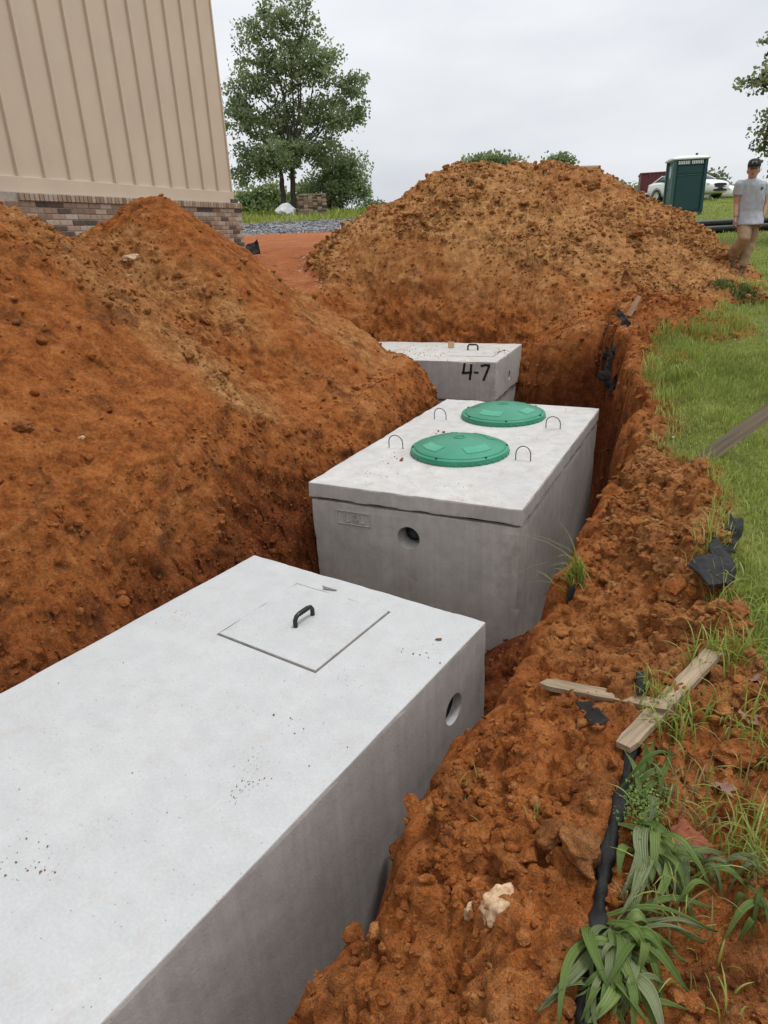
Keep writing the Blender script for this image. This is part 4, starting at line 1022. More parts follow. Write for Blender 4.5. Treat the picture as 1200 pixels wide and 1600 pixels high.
# single clod on the middle tank
V, F = lump(3, 44, .4); o = link('dirt_clod', np_mesh('dirt_clod', V*.020, F, True), M_REDROCK); c_ = plane_hit(628, 720, M2, 2, 0); o.location = M2 @ Vector((c_.x, c_.y, .013)); tag(o, 'orange clod beside the nearer green lid', 'clod')
V, F = lump(3, 45, .4); o = link('pebble', np_mesh('pebble', V*.011*np.array([1.6, 1, .5]), F, True), M_TANROCK); c_ = plane_hit(685, 1000, M1, 2, 0); o.location = M1 @ Vector((c_.x, c_.y, .004)); tag(o, 'tan pebble near the far corner of nearest tank', 'pebble')

# ================================================================== black silt-fence fabric
M_FABRIC = simple_mat('black_silt_fabric', (.013, .013, .014), .62, var=.5, scale=9, bumps=.35, bscale=240, spec=.3)
def sheet(name, pts, nx, ny, wr, label, seed, th=.004):
    """Crumpled cloth over four corner points p00, p10, p11, p01."""
    p = [np.array(q) for q in pts]; g = []
    for j in range(ny+1):
        v = j/ny
        for i in range(nx+1):
            u = i/nx; g.append(p[0]*(1-u)*(1-v)+p[1]*u*(1-v)+p[2]*u*v+p[3]*(1-u)*v)
    g = np.array(g); nrm = np.cross(p[1]-p[0], p[3]-p[0]); nrm /= np.linalg.norm(nrm)+1e-9
    if nrm[2] < 0: nrm = -nrm
    g = g+nrm[None]*(wr*(1-2*np.abs(fbm(g+seed, 7, 3, seed)))+wr*.6*fbm(g, 18, 2, seed+1))[:, None]+np.array([0, 0, 1])*(wr*.4)
    ed = np.linalg.norm(p[1]-p[0])*.10; g = g+np.stack([fbm(g, 9, 3, seed+7), fbm(g, 9, 3, seed+8), .4*fbm(g, 9, 3, seed+9)], 1)*ed
    F = [(j*(nx+1)+i, j*(nx+1)+i+1, (j+1)*(nx+1)+i+1, (j+1)*(nx+1)+i) for j in range(ny) for i in range(nx)]
    me = np_mesh(name, g, np.array(F), True); o = link(name, me, M_FABRIC)
    md = o.modifiers.new('t', 'SOLIDIFY'); md.thickness = th; md.offset = 0
    return tag(o, label, 'silt fence', 'torn silt fence fabric')
def strip(name, pxs, w, label, seed, arch=.02, lift=.012):
    """Long folded band following ground points."""
    P_ = [hit(*q) for q in pxs]; pts = []
    for a, b_ in zip(P_[:-1], P_[1:]): pts += [a.lerp(b_, k/8) for k in range(8)]
    pts.append(P_[-1]); n_ = len(pts); g = []; m_ = 8
    for i, q in enumerate(pts):
        t_ = (pts[min(i+1, n_-1)]-pts[max(i-1, 0)]); t_.z = 0; t_.normalize(); s_ = Vector((t_.y, -t_.x, 0))
        zz = max(gz(q.x, q.y), gz(*(q+s_*w*.5).xy), gz(*(q-s_*w*.5).xy))*.5+gz(q.x, q.y)*.5
        ww_ = w*(1+.30*math.sin(i*.55+seed)+.15*math.sin(i*1.7))
        for k in range(m_+1):
            u = k/m_-.5; g.append((q.x+s_.x*ww_*u, q.y+s_.y*ww_*u, zz+lift+arch*math.cos(u*math.pi)*(1+.4*math.sin(i*.9+k))-(.02 if abs(u) > .45 else 0)))
    F = [(i*(m_+1)+k, i*(m_+1)+k+1, (i+1)*(m_+1)+k+1, (i+1)*(m_+1)+k) for i in range(n_-1) for k in range(m_)]
    g = np.array(g); g[:, 2] += .007*(1-2*np.abs(fbm(g, 12, 3, seed)))
    o = link(name, np_mesh(name, g, np.array(F), True), M_FABRIC); md = o.modifiers.new('t', 'SOLIDIFY'); md.thickness = .004; md.offset = 0
    return tag(o, label, 'silt fence', 'torn silt fence fabric')
strip('silt_fence_fabric', [(985, 1165), (978, 1225), (962, 1290), (945, 1345), (937, 1420), (925, 1500), (915, 1590), (905, 1700)], .036, 'black fabric strip running down beside the broad-leaved weeds', 1, .008, .003)
sheet('silt_fence_fabric', [hit(1078, 912, .02), hit(1118, 868, .03), hit(1146, 922, .03), hit(1112, 943, .02)], 22, 20, .034, 'crumpled black fabric flap at the lawn edge', 2)
sheet('silt_fence_fabric', [hit(1116, 872, .02), hit(1134, 826, .03), hit(1153, 840, .03), hit(1142, 884, .02)], 16, 16, .04, 'black fabric fold just above the crumpled flap', 3)
sheet('silt_fence_fabric', [hit(988, 1064, .015), hit(1007, 1060, .015), hit(1010, 1092, .015), hit(992, 1098, .015)], 8, 8, .010, 'small black fabric scrap beside the wooden board', 4)
sheet('silt_fence_fabric', [hit(900, 1112, .012), hit(925, 1108, .012), hit(955, 1140, .012), hit(930, 1150, .012)], 10, 8, .012, 'black fabric patch under the split stake', 5)
def out(px, py, k=.035): h_ = hit(px, py); return h_*(1-k)+Vector((0, 0, CZ))*k
sheet('silt_fence_fabric', [out(944, 525), out(970, 486, .02), out(986, 506, .02), out(964, 560)], 18, 18, .03, 'black fabric hanging over the far trench rim', 6)
sheet('silt_fence_fabric', [out(942, 545), out(964, 550), out(957, 615), out(944, 610)], 12, 16, .02, 'lower end of the fabric dangling inside the trench', 9)
hf = on_y(395, 386, 12.2); hz = gz(hf.x, hf.y)
sheet('silt_fence_fabric', [on_y(384, 386, 12.2), on_y(402, 376, 12.3), on_y(407, 399, 12.3), on_y(388, 402, 12.1)], 10, 10, .03, 'black fabric corner beside the brick corner of the building', 7)
b_ = hit(902, 925, .01); sheet('silt_fence_fabric', [b_+Vector((-.05, .0, .0)), b_+Vector((.03, .03, .02)), b_+Vector((.01, -.02, -.10)), b_+Vector((-.06, -.05, -.12))], 8, 8, .006, 'grey-black fabric tongue below the grass tuft', 8)

# ================================================================== wooden stakes
def wood_material(name, col, var):
    m, n, l, b = new_mat(name); c_ = coord(n); mpn = N(n, 'Mapping'); mpn.inputs['Scale'].default_value = (60, 3, 60); l.new(c_, mpn.inputs[0])
    t_ = noise_node(n, l, 1.0, 5, .65, mpn.outputs[0], .3); r = ramp_node(n, l, t_.outputs[0], [(.3, tuple(x*(1-var) for x in col)), (.7, tuple(min(1, x*(1+var)) for x in col))])
    l.new(r.outputs[0], b.inputs['Base Color']); b.inputs['Roughness'].default_value = .85; bump(n, l, b, t_.outputs[0], .5, .006); return m
M_WOOD_G = wood_material('weathered_grey_wood', (.21, .165, .115), .35); M_WOOD_G2 = wood_material('weathered_pale_wood', (.31, .235, .155), .45); M_WOOD_T = wood_material('pale_split_wood', (.43, .31, .19), .35); M_WOOD_B = wood_material('brown_wood', (.20, .11, .06), .3)
def stake(label, p, q, w, t_, mat, jag=0.0, roll=0.0, seed=0):
    p, q = Vector(p), Vector(q); d = q-p; L = d.length; r_ = random.Random(seed); n_ = 14; m = MB(); rings = []
    for i in range(n_+1):
        y = L*i/n_; jw = 1+jag*r_.uniform(-.5, .3)*(1 if 0 < i < n_ else 2); jt = 1+jag*r_.uniform(-.4, .3)
        tip = 1.0-(jag*1.2 if i == 0 else 0)
        rings.append([(-w/2*jw*tip, y, -t_/2*jt), (w/2*jw*tip, y+(jag*r_.uniform(-.03, .03) if i in (0, n_) else 0), -t_/2), (w/2*jw*tip, y+(jag*r_.uniform(-.05, .05) if i in (0, n_) else 0), t_/2*jt), (-w/2*jw*tip, y, t_/2)])
    vv = [v for r in rings for v in r]; ff = [(0, 3, 2, 1), tuple(4*n_+k for k in range(4))]
    for i in range(n_):
        for k in range(4): ff.append((4*i+k, 4*i+(k+1) % 4, 4*i+4+(k+1) % 4, 4*i+4+k))
    m.add(vv, ff); o = m.build('wooden_stake', mat, None)
    yv = d.normalized(); xv = yv.cross(Vector((0, 0, 1))).normalized(); zv = xv.cross(yv)
    R = Matrix((xv, yv, zv)).transposed().to_4x4(); o.matrix_world = Matrix.Translation(p) @ R @ Matrix.Rotation(roll, 4, 'Y')
    return tag(o, label, 'stake', 'silt fence stakes')
b_ = hit(1084, 724); stake('grey plank leaning up out of the bank over the lawn', b_-Vector((0, 0, .02)), on_y(1204, 640, b_.y-.05), .078, .034, M_WOOD_G, .03, 1.15, 1)
a_, b_ = hit(852, 1086, .05), hit(1036, 1130, .055); stake('split weathered stake lying across the bank', a_, b_, .044, .022, M_WOOD_G2, .35, .2, 2)
a_, b_ = hit(972, 1182, .030), hit(1112, 1036, .035); stake('pale board lying under the split stake', a_, b_, .056, .020, M_WOOD_G2, .12, -.1, 3)
a_ = hit(982, 497, .02); stake('short brown stake behind the hanging black fabric', a_, a_+Vector((.20, .25, .20)), .06, .02, M_WOOD_B, .1, .3, 4)

# ================================================================== weeds: broad leaves, tufts, straws
def ribbed_leaf(name, lo, mid, hi):
    m = leaf_material(name, lo, mid, hi); n, l = m.node_tree.nodes, m.node_tree.links; b = n['Principled BSDF']
    a = n.new('ShaderNodeAttribute'); a.attribute_name = 'across'
    s1 = N(n, 'Math', operation='MULTIPLY'); l.new(a.outputs['Fac'], s1.inputs[0]); s1.inputs[1].default_value = 38.0
    s2 = N(n, 'Math', operation='SINE'); l.new(s1.outputs[0], s2.inputs[0])
    s3 = N(n, 'Math', operation='MULTIPLY_ADD'); l.new(s2.outputs[0], s3.inputs[0]); s3.inputs[1].default_value = .5; s3.inputs[2].default_value = .5
    src = b.inputs['Base Color'].links[0].from_socket; r = ramp_node(n, l, s3.outputs[0], [(.0, .86), (.75, 1.0), (1.0, 1.13)])
    pos = n.new('ShaderNodeNewGeometry').outputs['Position']; t_ = noise_node(n, l, 45, 4, .7, pos); d = ramp_node(n, l, t_.outputs[0], [(.58, 0.0), (.75, .5)])
    c = mixc(n, l, 1.0, src, r.outputs[0], 'MULTIPLY'); c = mixc(n, l, d.outputs[0], c, (.22, .14, .06)); l.new(c, b.inputs['Base Color']); b.inputs['Roughness'].default_value = .48
    bump(n, l, b, s3.outputs[0], .6, .003); return m
M_WEED = ribbed_leaf('broadleaf_weed', (.12, .195, .045), (.20, .30, .078), (.30, .40, .135))
M_WEED_P = ribbed_leaf('pale_underside_leaf', (.19, .24, .115), (.27, .33, .165), (.37, .42, .23))
def leaf_obj(parent, p, q, w, up, mat, seed, fold=.25, plant_loc=None):
    """Lanceolate leaf from p to q, arching by up, ribbed along its veins."""
    r_ = np.random.default_rng(seed); p, q = np.array(p), np.array(q); d = q-p; L = np.linalg.norm(d); n_, m_ = 14, 8
    h = d/L; s_ = np.cross(h, [0, 0, 1]); s_ /= np.linalg.norm(s_)+1e-9; tw = r_.uniform(-1.1, 1.1); g = []; curl = r_.uniform(-.16, .16)*L
    for i in range(n_+1):
        t_ = i/n_; c_ = p+d*t_+np.array([0, 0, up*math.sin(math.pi*min(1, t_*1.05))])+s_*curl*math.sin(math.pi*t_)
        ww_ = w*(max(0.0, math.sin(math.pi*min(1, t_*.93+.05)))**.75)*(1 if t_ < .98 else .15); ww_ = max(ww_, w*.10*(1-t_)+.001)
        a_ = tw*t_; sv = s_*math.cos(a_)+np.array([0, 0, 1])*math.sin(a_)
        for k in range(m_+1):
            u = k/m_-.5; g.append(c_+sv*ww_*u+np.array([0, 0, 1])*(abs(u)*2*fold*ww_*.5+.0018*math.cos(k*math.pi)+.05*w*math.sin(t_*9+k*2+seed)*abs(u)))
    g = np.array(g)
    if plant_loc is not None: g = g-np.array(plant_loc)
    F = np.array([(i*(m_+1)+k, i*(m_+1)+k+1, (i+1)*(m_+1)+k+1, (i+1)*(m_+1)+k) for i in range(n_) for k in range(m_)])
    me = np_mesh('leaf', g, F, True); add_attr(me, 'tint', np.full(len(g), r_.uniform(-.16, .16))); add_attr(me, 'across', np.tile(np.arange(m_+1)/m_-.5, n_+1)); return link('leaf', me, mat, parent)
def weed(label, base_px, tips, group='broad-leaved weeds', extra=0, reach=90, ang=(0, 360), wide=.020):
    b_ = hit(*base_px); E = empty('broadleaf_weed', b_); tag(E, label, 'plant', group); r_ = random.Random(base_px[0])
    tips = list(tips)
    for k in range(extra):
        a = math.radians(r_.uniform(*ang)); rr = reach*r_.uniform(.5, 1.5)
        tips.append((base_px[0]+rr*math.cos(a), base_px[1]+rr*math.sin(a), wide*r_.uniform(.5, 1.1), r_.uniform(.02, .07), r_.uniform(.0, .05), 0 if r_.random() < .7 else 1))
    for i, (tx, ty, w, up, lift, mt) in enumerate(tips):
        t_ = hit(tx, ty, lift); off_ = Vector((r_.uniform(-.05, .05), r_.uniform(-.05, .05), r_.uniform(0, .02))); leaf_obj(E, b_+off_-Vector((0, 0, .005)), t_, w*r_.uniform(.5, 1.05), up, M_WEED if mt == 0 else M_WEED_P, int(tx*7+ty*13) % 9999, .35, b_)
weed('upright broad-leaved weed at the sawn end of the pale board', (992, 1262), [(1004, 1185, .030, .02, .06, 0), (1036, 1225, .030, .03, .05, 0), (1018, 1195, .026, .02, .08, 0), (972, 1198, .024, .02, .05, 0), (1000, 1215, .022, .01, .09, 0), (1030, 1305, .028, .03, .03, 0), (1012, 1320, .026, .03, .02, 1), (1045, 1260, .024, .03, .03, 0)], extra=5, reach=70, ang=(250, 440))
weed('large weed with grey-green leaves hanging over the black fabric', (1000, 1318), [(950, 1468, .046, .05, .02, 1), (990, 1435, .044, .05, .02, 1), (1085, 1385, .030, .06, .03, 0), (1070, 1420, .036, .05, .02, 1), (1012, 1412, .038, .06, .03, 1), (965, 1425, .036, .05, .03, 1), (1050, 1435, .030, .05, .02, 1), (975, 1475, .034, .05, .02, 1), (1005, 1450, .034, .05, .02, 0)], extra=12, reach=120, ang=(0, 120), wide=.03)
weed('bushy green weed at the bottom edge of the picture', (968, 1478), [(1072, 1572, .038, .06, .04, 0), (1035, 1592, .036, .06, .03, 0), (1002, 1590, .034, .07, .04, 0), (904, 1492, .030, .05, .03, 0), (930, 1510, .028, .04, .03, 0), (1045, 1535, .034, .06, .04, 0), (975, 1600, .034, .06, .03, 0), (1012, 1460, .024, .04, .03, 0), (940, 1595, .034, .06, .03, 1), (958, 1580, .030, .06, .04, 0), (1055, 1500, .028, .06, .03, 0), (925, 1570, .028, .05, .03, 1), (1015, 1530, .032, .07, .05, 0), (990, 1560, .030, .07, .06, 0)], extra=26, reach=125, ang=(-20, 140), wide=.026)
weed('leafy weed low at the bottom edge over the black fabric', (955, 1545), [(915, 1620, .034, .05, .03, 0), (985, 1640, .034, .06, .03, 0), (1030, 1640, .032, .06, .03, 0)], extra=18, reach=110, ang=(-10, 160), wide=.028)
weed('broad-leaved weed right of the red clay lump', (1135, 1382), [(1022, 1328, .018, .07, .05, 0), (1048, 1440, .022, .05, .02, 0), (1075, 1388, .017, .04, .03, 0), (1030, 1350, .014, .05, .03, 0), (1185, 1390, .016, .05, .04, 0)], extra=5, reach=90, wide=.014)
weed('small weed with drooping leaves near the right edge', (1182, 1430), [(1130, 1480, .022, .04, .02, 0), (1150, 1482, .018, .04, .02, 0), (1170, 1480, .018, .05, .02, 0), (1140, 1440, .016, .04, .03, 0), (1200, 1470, .016, .04, .02, 0)], extra=4, reach=60, wide=.014)
M_TURF = leaf_material('dark_turf', (.05, .085, .02), (.10, .15, .035), (.19, .23, .07))
def tuft(label, px, py, n_, h, spread, mat, seed, w=.005, name='grass_tuft', group='grass tufts on the bank', at=None, lean=(0, 0)):
    r_ = np.random.default_rng(seed); b_ = hit(px, py) if at is None else Vector(at); P_ = np.array(b_)[None]+np.stack([r_.normal(0, spread, n_), r_.normal(0, spread, n_), np.full(n_, -.01)], 1)
    P_[:, 2] = ground_z(P_[:, 0], P_[:, 1])-.006 if at is None else b_.z
    seg = 5; az = r_.uniform(0, 2*math.pi, n_); d = np.stack([np.cos(az)+lean[0], np.sin(az)+lean[1], np.zeros(n_)], 1); hh = h*r_.uniform(.45, 1.15, n_); bend = r_.uniform(.2, 1.3, n_); sd_ = np.stack([-np.sin(az), np.cos(az), np.zeros(n_)], 1); Vv = []
    for k in range(seg+1):
        t_ = k/seg; c_ = P_+d*(hh*bend*.6*t_**1.8)[:, None]+np.array([0, 0, 1])*(hh*(t_-.45*bend*t_**2.6))[:, None]; ww_ = (w*(1-t_)**.6+.0006)*r_.uniform(.9, 1.1, n_)
        Vv += [c_-sd_*(ww_*.5)[:, None], c_+sd_*(ww_*.5)[:, None]]
    Vv = np.stack(Vv, 1); base = (np.arange(n_)*(2*seg+2))[:, None]; F = np.concatenate([base+np.array([[2*k, 2*k+1, 2*k+3, 2*k+2]]) for k in range(seg)])
    V_ = Vv.reshape(-1, 3)-np.array(b_); me = np_mesh(name, V_, F, True); add_attr(me, 'tint', np.repeat(r_.normal(0, .13, n_), 2*seg+2)); o = link(name, me, mat); o.location = b_
    return tag(o, label, 'grass', group)
tuft('grass tuft hanging on the trench rim beside the middle tank', 902, 902, 70, .20, .028, M_GRASS, 1, .007, lean=(-.6, -.3))
tuft('long straws reaching from the rim tuft toward the tank', 906, 898, 7, .36, .02, M_GRASS_DRY, 2, .004, lean=(-1.4, -.2))
tuft('thick grass tuft where board meets the lawn', 1130, 1035, 120, .17, .05, M_GRASS, 3, .006)
tuft('grass growing under the crossed stakes', 1055, 1150, 90, .13, .05, M_GRASS, 4, .006)
tuft('fine grass between the board and the small fabric scrap', 1020, 1090, 45, .11, .03, M_GRASS, 5, .005)
tuft('dry straw stalks at the edge above the nearest tank wall', 765, 1165, 6, .10, .03, M_GRASS_DRY, 6, .005)
tuft('thin green blades on the slope by the nearest tank', 728, 1240, 16, .12, .03, M_GRASS, 7, .004)
tuft('flattened blades lower on the slope by nearest tank', 735, 1320, 14, .12, .03, M_GRASS, 8, .004)
tuft('single green sprig in the middle of the near bank', 832, 1280, 8, .07, .012, M_GRASS, 9, .005)
tuft('grass clump at the right edge beside the red clay lump', 1185, 1330, 110, .16, .06, M_GRASS, 10, .005)
tuft('matted grass below the pale plank on lawn edge', 1165, 970, 130, .16, .08, M_GRASS, 11, .006)
tuft('grass by the crumpled black flap', 1168, 930, 90, .14, .07, M_GRASS, 12, .006)
tuft('tall grass tuft at the trench end of the lawn', 1068, 590, 110, .22, .10, M_GRASS, 13, .008)
tuft('bright grass tuft beside the fallen turf edge', 1030, 575, 80, .18, .08, M_GRASS, 14, .008)
tuft('dark green turf sod at the tail of the tall heap', 1163, 462, 260, .16, .10, M_TURF, 15, .012)
tuft('smaller turf sod left of the dark green sod', 1126, 447, 160, .15, .08, M_TURF, 16, .012)
tuft('withered tuft on the lower face of the left heap', 378, 715, 30, .09, .03, M_GRASS_DRY, 17, .005)
tuft('dry roots hanging at the foot of the left heap', 262, 760, 30, .16, .04, M_GRASS_DRY, 18, .005)
tuft('straws bent over the lower right soil', 1110, 1190, 14, .25, .08, M_GRASS_DRY, 19, .004)
tuft('green blades beside the lower right soil patch', 1090, 1290, 26, .13, .06, M_GRASS, 20, .006)
tuft('few blades at the foot of the red lump', 1060, 1450, 16, .15, .05, M_GRASS_DRY, 21, .005)
for i, (px, py, lb) in enumerate(((1010, 1275, 'seeding weed sprig beside the black fabric'), (1000, 1290, 'second seeding sprig, just below the first'))):
    r_ = np.random.default_rng(60+i); b_ = hit(px, py); n_ = 260; t_ = r_.random(n_); P_ = np.stack([r_.normal(0, .028, n_), r_.normal(0, .028, n_), .02+.07*t_], 1); R = rand_rot(n_, r_)
    V = np.einsum('nij,mj->nmi', R, np.array([(-.005, 0, 0), (0, -.003, .001), (.005, 0, 0), (0, .003, .001)]))+P_[:, None, :]
    me = np_mesh('weed_sprig', V.reshape(-1, 3), np.arange(n_*4).reshape(n_, 4), False); add_attr(me, 'tint', np.repeat(r_.normal(.1, .1, n_), 4)); o = link('weed_sprig', me, M_WEED); o.location = b_; tag(o, lb, 'plant', 'seeding sprigs')
# dry fallen leaves
M_DRYLEAF = simple_mat('dead_brown_leaf', (.22, .12, .085), .7, var=.3, scale=40)
for i, (px, py, rz, lb) in enumerate(((1182, 1078, .4, 'curled dead leaf at the right edge near the grass'), (1165, 1130, 1.9, 'dead leaf lying below the curled one'), (1125, 1240, 2.6, 'dead leaf near the lower right clods'))):
    r_ = random.Random(i); m = MB(); k_ = 9; out = [(0, 0, .006)]
    for k in range(2*k_): a = 2*math.pi*k/(2*k_); rr = .034*(1 if k % 2 else .55)*(1.3 if abs(math.cos(a)) > .6 else .8); out.append((rr*math.cos(a), rr*math.sin(a), .012*r_.random()+.010*math.sin(a*2)))
    m.add(out, [(0, k, k % (2*k_)+1) for k in range(1, 2*k_+1)]); o = m.build('dead_leaf', M_DRYLEAF, None, smooth=True); o.location = hit(px, py, .012); o.rotation_euler = (.2, .1, rz); tag(o, lb, 'leaf', 'dead leaves')

for i, (px, py, n_, h, sp, lb) in enumerate(((1060, 1230, 34, .12, .05, 'thin grass beside the seeding sprigs'), (1150, 1130, 30, .15, .05, 'loose grass right of the crossed stakes'), (1195, 1180, 40, .14, .05, 'grass at the right edge below the stakes'), (1120, 1310, 26, .12, .05, 'sparse blades right of the red clay lump'), (1040, 1390, 30, .13, .04, 'blades growing through the hanging weed leaves'), (1100, 1530, 20, .12, .05, 'sparse blades at the lower right corner'), (1000, 1420, 22, .10, .03, 'blades tangled in the large weed'))):
    tuft(lb, px, py, n_, h, sp, M_GRASS if i % 3 else M_GRASS_DRY, 40+i, .005)

# ================================================================== things beyond the heaps
M_WHITE = simple_mat('white_car_paint', (.78, .79, .80), .25, var=.03)
M_GLASS = simple_mat('dark_car_glass', (.05, .065, .07), .08, var=.2)
M_BLK = simple_mat('black_trim', (.015, .015, .016), .45)
M_TYRE = simple_mat('tyre_rubber', (.018, .018, .018), .85)
M_RIM = simple_mat('alloy_rim', (.50, .51, .52), .3, .8)
M_LAMP = simple_mat('clear_headlamp', (.45, .47, .50), .1)
def loft(rings, close=True):
    """Skin a list of equal-length rings."""
    m = MB(); n_ = len(rings[0]); vv = [tuple(p) for r in rings for p in r]; ff = []
    for i in range(len(rings)-1):
        for k in range(n_): ff.append((i*n_+k, i*n_+(k+1) % n_, (i+1)*n_+(k+1) % n_, (i+1)*n_+k))
    if close: ff += [tuple(range(n_))[::-1], tuple((len(rings)-1)*n_+k for k in range(n_))]
    return m.add(vv, ff)
def sec(x, zb, zt, hw, tuck=.9, crown=.04):
    """Rounded car section at station x."""
    mid = zb+(zt-zb)*.55
    half = [(hw*.0, zb), (hw*tuck*.8, zb), (hw*tuck, zb+.06), (hw, zb+(mid-zb)*.6), (hw, mid), (hw*.985, mid+(zt-mid)*.6), (hw*.93, zt-.02), (hw*.80, zt+crown*.3), (hw*.4, zt+crown*.9), (0, zt+crown)]
    return [(x, y, z) for y, z in half]+[(x, -y, z) for y, z in half[-2:0:-1]]
def make_car(label, name='parked_car'):
    C = empty(name); tag(C, label, 'car', 'white cars on the lawn')
    loft([sec(-2.42, .46, .92, .68), sec(-2.34, .36, .99, .78), sec(-2.0, .26, 1.03, .87), sec(-1.4, .20, 1.04, .915), sec(0, .18, 1.0, .925), sec(1.0, .18, .97, .92), sec(1.5, .19, .92, .905), sec(1.95, .20, .85, .87), sec(2.25, .22, .77, .80), sec(2.38, .26, .68, .70), sec(2.44, .34, .60, .58)]).build('body', M_WHITE, C, smooth=True)
    def cab(x, z, hb, ht): return [(x, hb, .98), (x, ht, z), (x, ht*.6, z+.03), (x, 0, z+.04), (x, -ht*.6, z+.03), (x, -ht, z), (x, -hb, .98)]
    loft([cab(-2.0, 1.03, .72, .66), cab(-1.35, 1.33, .86, .64), cab(-.6, 1.42, .88, .64), cab(.15, 1.41, .88, .64), cab(.55, 1.32, .87, .64), cab(1.25, 1.00, .82, .70)]).build('windows', M_GLASS, C, smooth=True)
    def rf(x, z, ht): return [(x, ht*1.02, z-.03), (x, ht*.98, z+.02), (x, ht*.6, z+.045), (x, 0, z+.058), (x, -ht*.6, z+.045), (x, -ht*.98, z+.02), (x, -ht*1.02, z-.03)]
    loft([rf(-1.35, 1.33, .64), rf(-.6, 1.42, .64), rf(.15, 1.41, .64), rf(.45, 1.355, .64)]).build('roof', M_WHITE, C, smooth=True)
    for sg in (-1, 1):
        for a_, b_ in (((1.25, .82*sg, .99), (.45, .655*sg, 1.36)), ((-2.0, .73*sg, 1.02), (-1.33, .655*sg, 1.35)), ((-.35, .885*sg, .99), (-.4, .66*sg, 1.42))): MB().tube([a_, b_], .035, 6).build('pillar', M_WHITE, C, smooth=True)
        MB().box(.75, .92, sg*.93-.06, sg*.93+.06, 1.0, 1.12).build('mirror', M_WHITE, C, bevel=.03)
        MB().box(2.02, 2.33, sg*.62-.17, sg*.62+.17, .62, .72).build('headlight', M_LAMP, C, bevel=.03)
        MB().box(-2.43, -2.25, sg*.66-.12, sg*.66+.12, .78, .92).build('tail_light', simple_mat('red_lens', (.25, .01, .01), .2), C, bevel=.03)
        for wx in (-1.42, 1.42):
            R = Matrix.Translation((wx, sg*.83, .33)) @ Matrix.Rotation(math.pi/2, 4, 'X')
            w = MB().lathe([(.22, .11), (.31, .11), (.335, .08), (.335, -.08), (.31, -.11), (.22, -.11)], 28, M=R).build('wheel', M_TYRE, C, smooth=True)
            r_ = MB(); r_.lathe([(.225, .10), (.21, .085), (.05, .095), (.001, .10)], 28, M=R); r_.lathe([(.225, -.10), (.21, -.085), (.05, -.095), (.001, -.10)], 28, M=R); r_.build('rim', M_RIM, w, smooth=True)
            MB().lathe([(.36, .0), (.39, .0), (.39, .015), (.36, .015)], 28, M=Matrix.Translation((wx, sg*.915-.008, .34)) @ Matrix.Rotation(math.pi/2, 4, 'X')).build('wheel_arch', M_BLK, C)
    g = MB(); n_ = 24; hexa = [(math.copysign(abs(math.cos(2*math.pi*k/n_))**.6, math.cos(2*math.pi*k/n_))*.48, math.copysign(abs(math.sin(2*math.pi*k/n_))**.7, math.sin(2*math.pi*k/n_))*.11) for k in range(n_)]
    loft([[(2.30, y, .60+z) for y, z in hexa], [(2.475-.12*abs(y)**1.5, y, .60+z) for y, z in hexa]]).build('grille', M_BLK, C)
    loft([[(2.30, y*1.05, .36+z*.6) for y, z in hexa], [(2.478-.12*abs(y)**1.5, y*1.05, .36+z*.6) for y, z in hexa]]).build('lower_grille', M_BLK, C)
    MB().box(2.47, 2.485, -.15, .15, .42, .50).build('plate', M_BLK, C)
    return C
def place_car(C, px, py, y, heading):
    q = on_y(px, py, y); C.location = (q.x, q.y, gz(q.x, q.y)-.02); C.rotation_euler = (0, 0, heading)
car = make_car('white sedan parked behind the portable toilet, grille facing right'); place_car(car, 1070, 322, 43.0, math.radians(291))
car2 = make_car('second white car, mostly hidden behind the sedan'); place_car(car2, 1100, 312, 50.0, math.radians(300))
# dark red container
M_REDBOX = simple_mat('dark_red_paint', (.13, .022, .028), .6, var=.2, bumps=.1)
q = on_y(1024, 322, 47); ct = empty('dumpster', (q.x, q.y, gz(q.x, q.y)), -.3); tag(ct, 'dark red container behind the sedan tail', 'container')
MB().box(-1.1, 1.3, -1.2, 1.2, .12, 1.60).build('box', M_REDBOX, ct)
for k in range(6): MB().box(-1.1+k*.47, -1.0+k*.47, -1.26, -1.2, .12, 1.60).build('rib', M_REDBOX, ct)
MB().box(-1.15, 1.35, -1.27, 1.25, 1.60, 1.68).build('top_rail', M_REDBOX, ct); MB().box(-1.0, 1.2, -1.0, 1.0, -.1, .12).build('skid', M_BLK, ct)
o = MB().tube([tuple(on_y(1005, 303, 45)), tuple(on_y(1024, 303, 45.3))], .05, 10).tube([tuple(on_y(1016, 303, 45.2)), tuple(Vector((on_y(1016, 303, 45.2).x, 45.2, gz(on_y(1016, 303, 45.2).x, 45.2)-.1)))], .03, 8).build('white_rail', M_WHITE, None, smooth=True); tag(o, 'white rail sticking out beside the red container', 'rail')

# portable toilet
M_PT = simple_mat('dark_green_plastic', (.006, .050, .050), .45, var=.12, scale=3, bumps=.05)
M_PTL = simple_mat('green_post_plastic', (.035, .10, .09), .5, var=.1)
M_ROOF_VENTLIGHT = simple_mat('white_translucent_roof_and_vent_light', (.72, .74, .76), .5, var=.04)
q = on_y(1064, 338, 29.0); PT = empty('portable_toilet', (q.x, q.y, gz(q.x, q.y)-.07), math.radians(-9.5)); tag(PT, 'dark green portable toilet with white roof standing on the lawn', 'toilet')
PT.scale = (.97, .97, .94); H = 2.12; MB().box(-.56, .56, -.56, .56, .14, H).build('cabin', M_PT, PT); MB().box(-.62, .62, -.62, .62, .0, .14).build('skid_base', M_PTL, PT, bevel=.02)
for sx in (-1, 1):
    for sy in (-1, 1): MB().box(sx*.58-.06, sx*.58+.06, sy*.58-.06, sy*.58+.06, .12, H).build('corner_post', M_PTL if sx < 0 else M_PT, PT, bevel=.02)
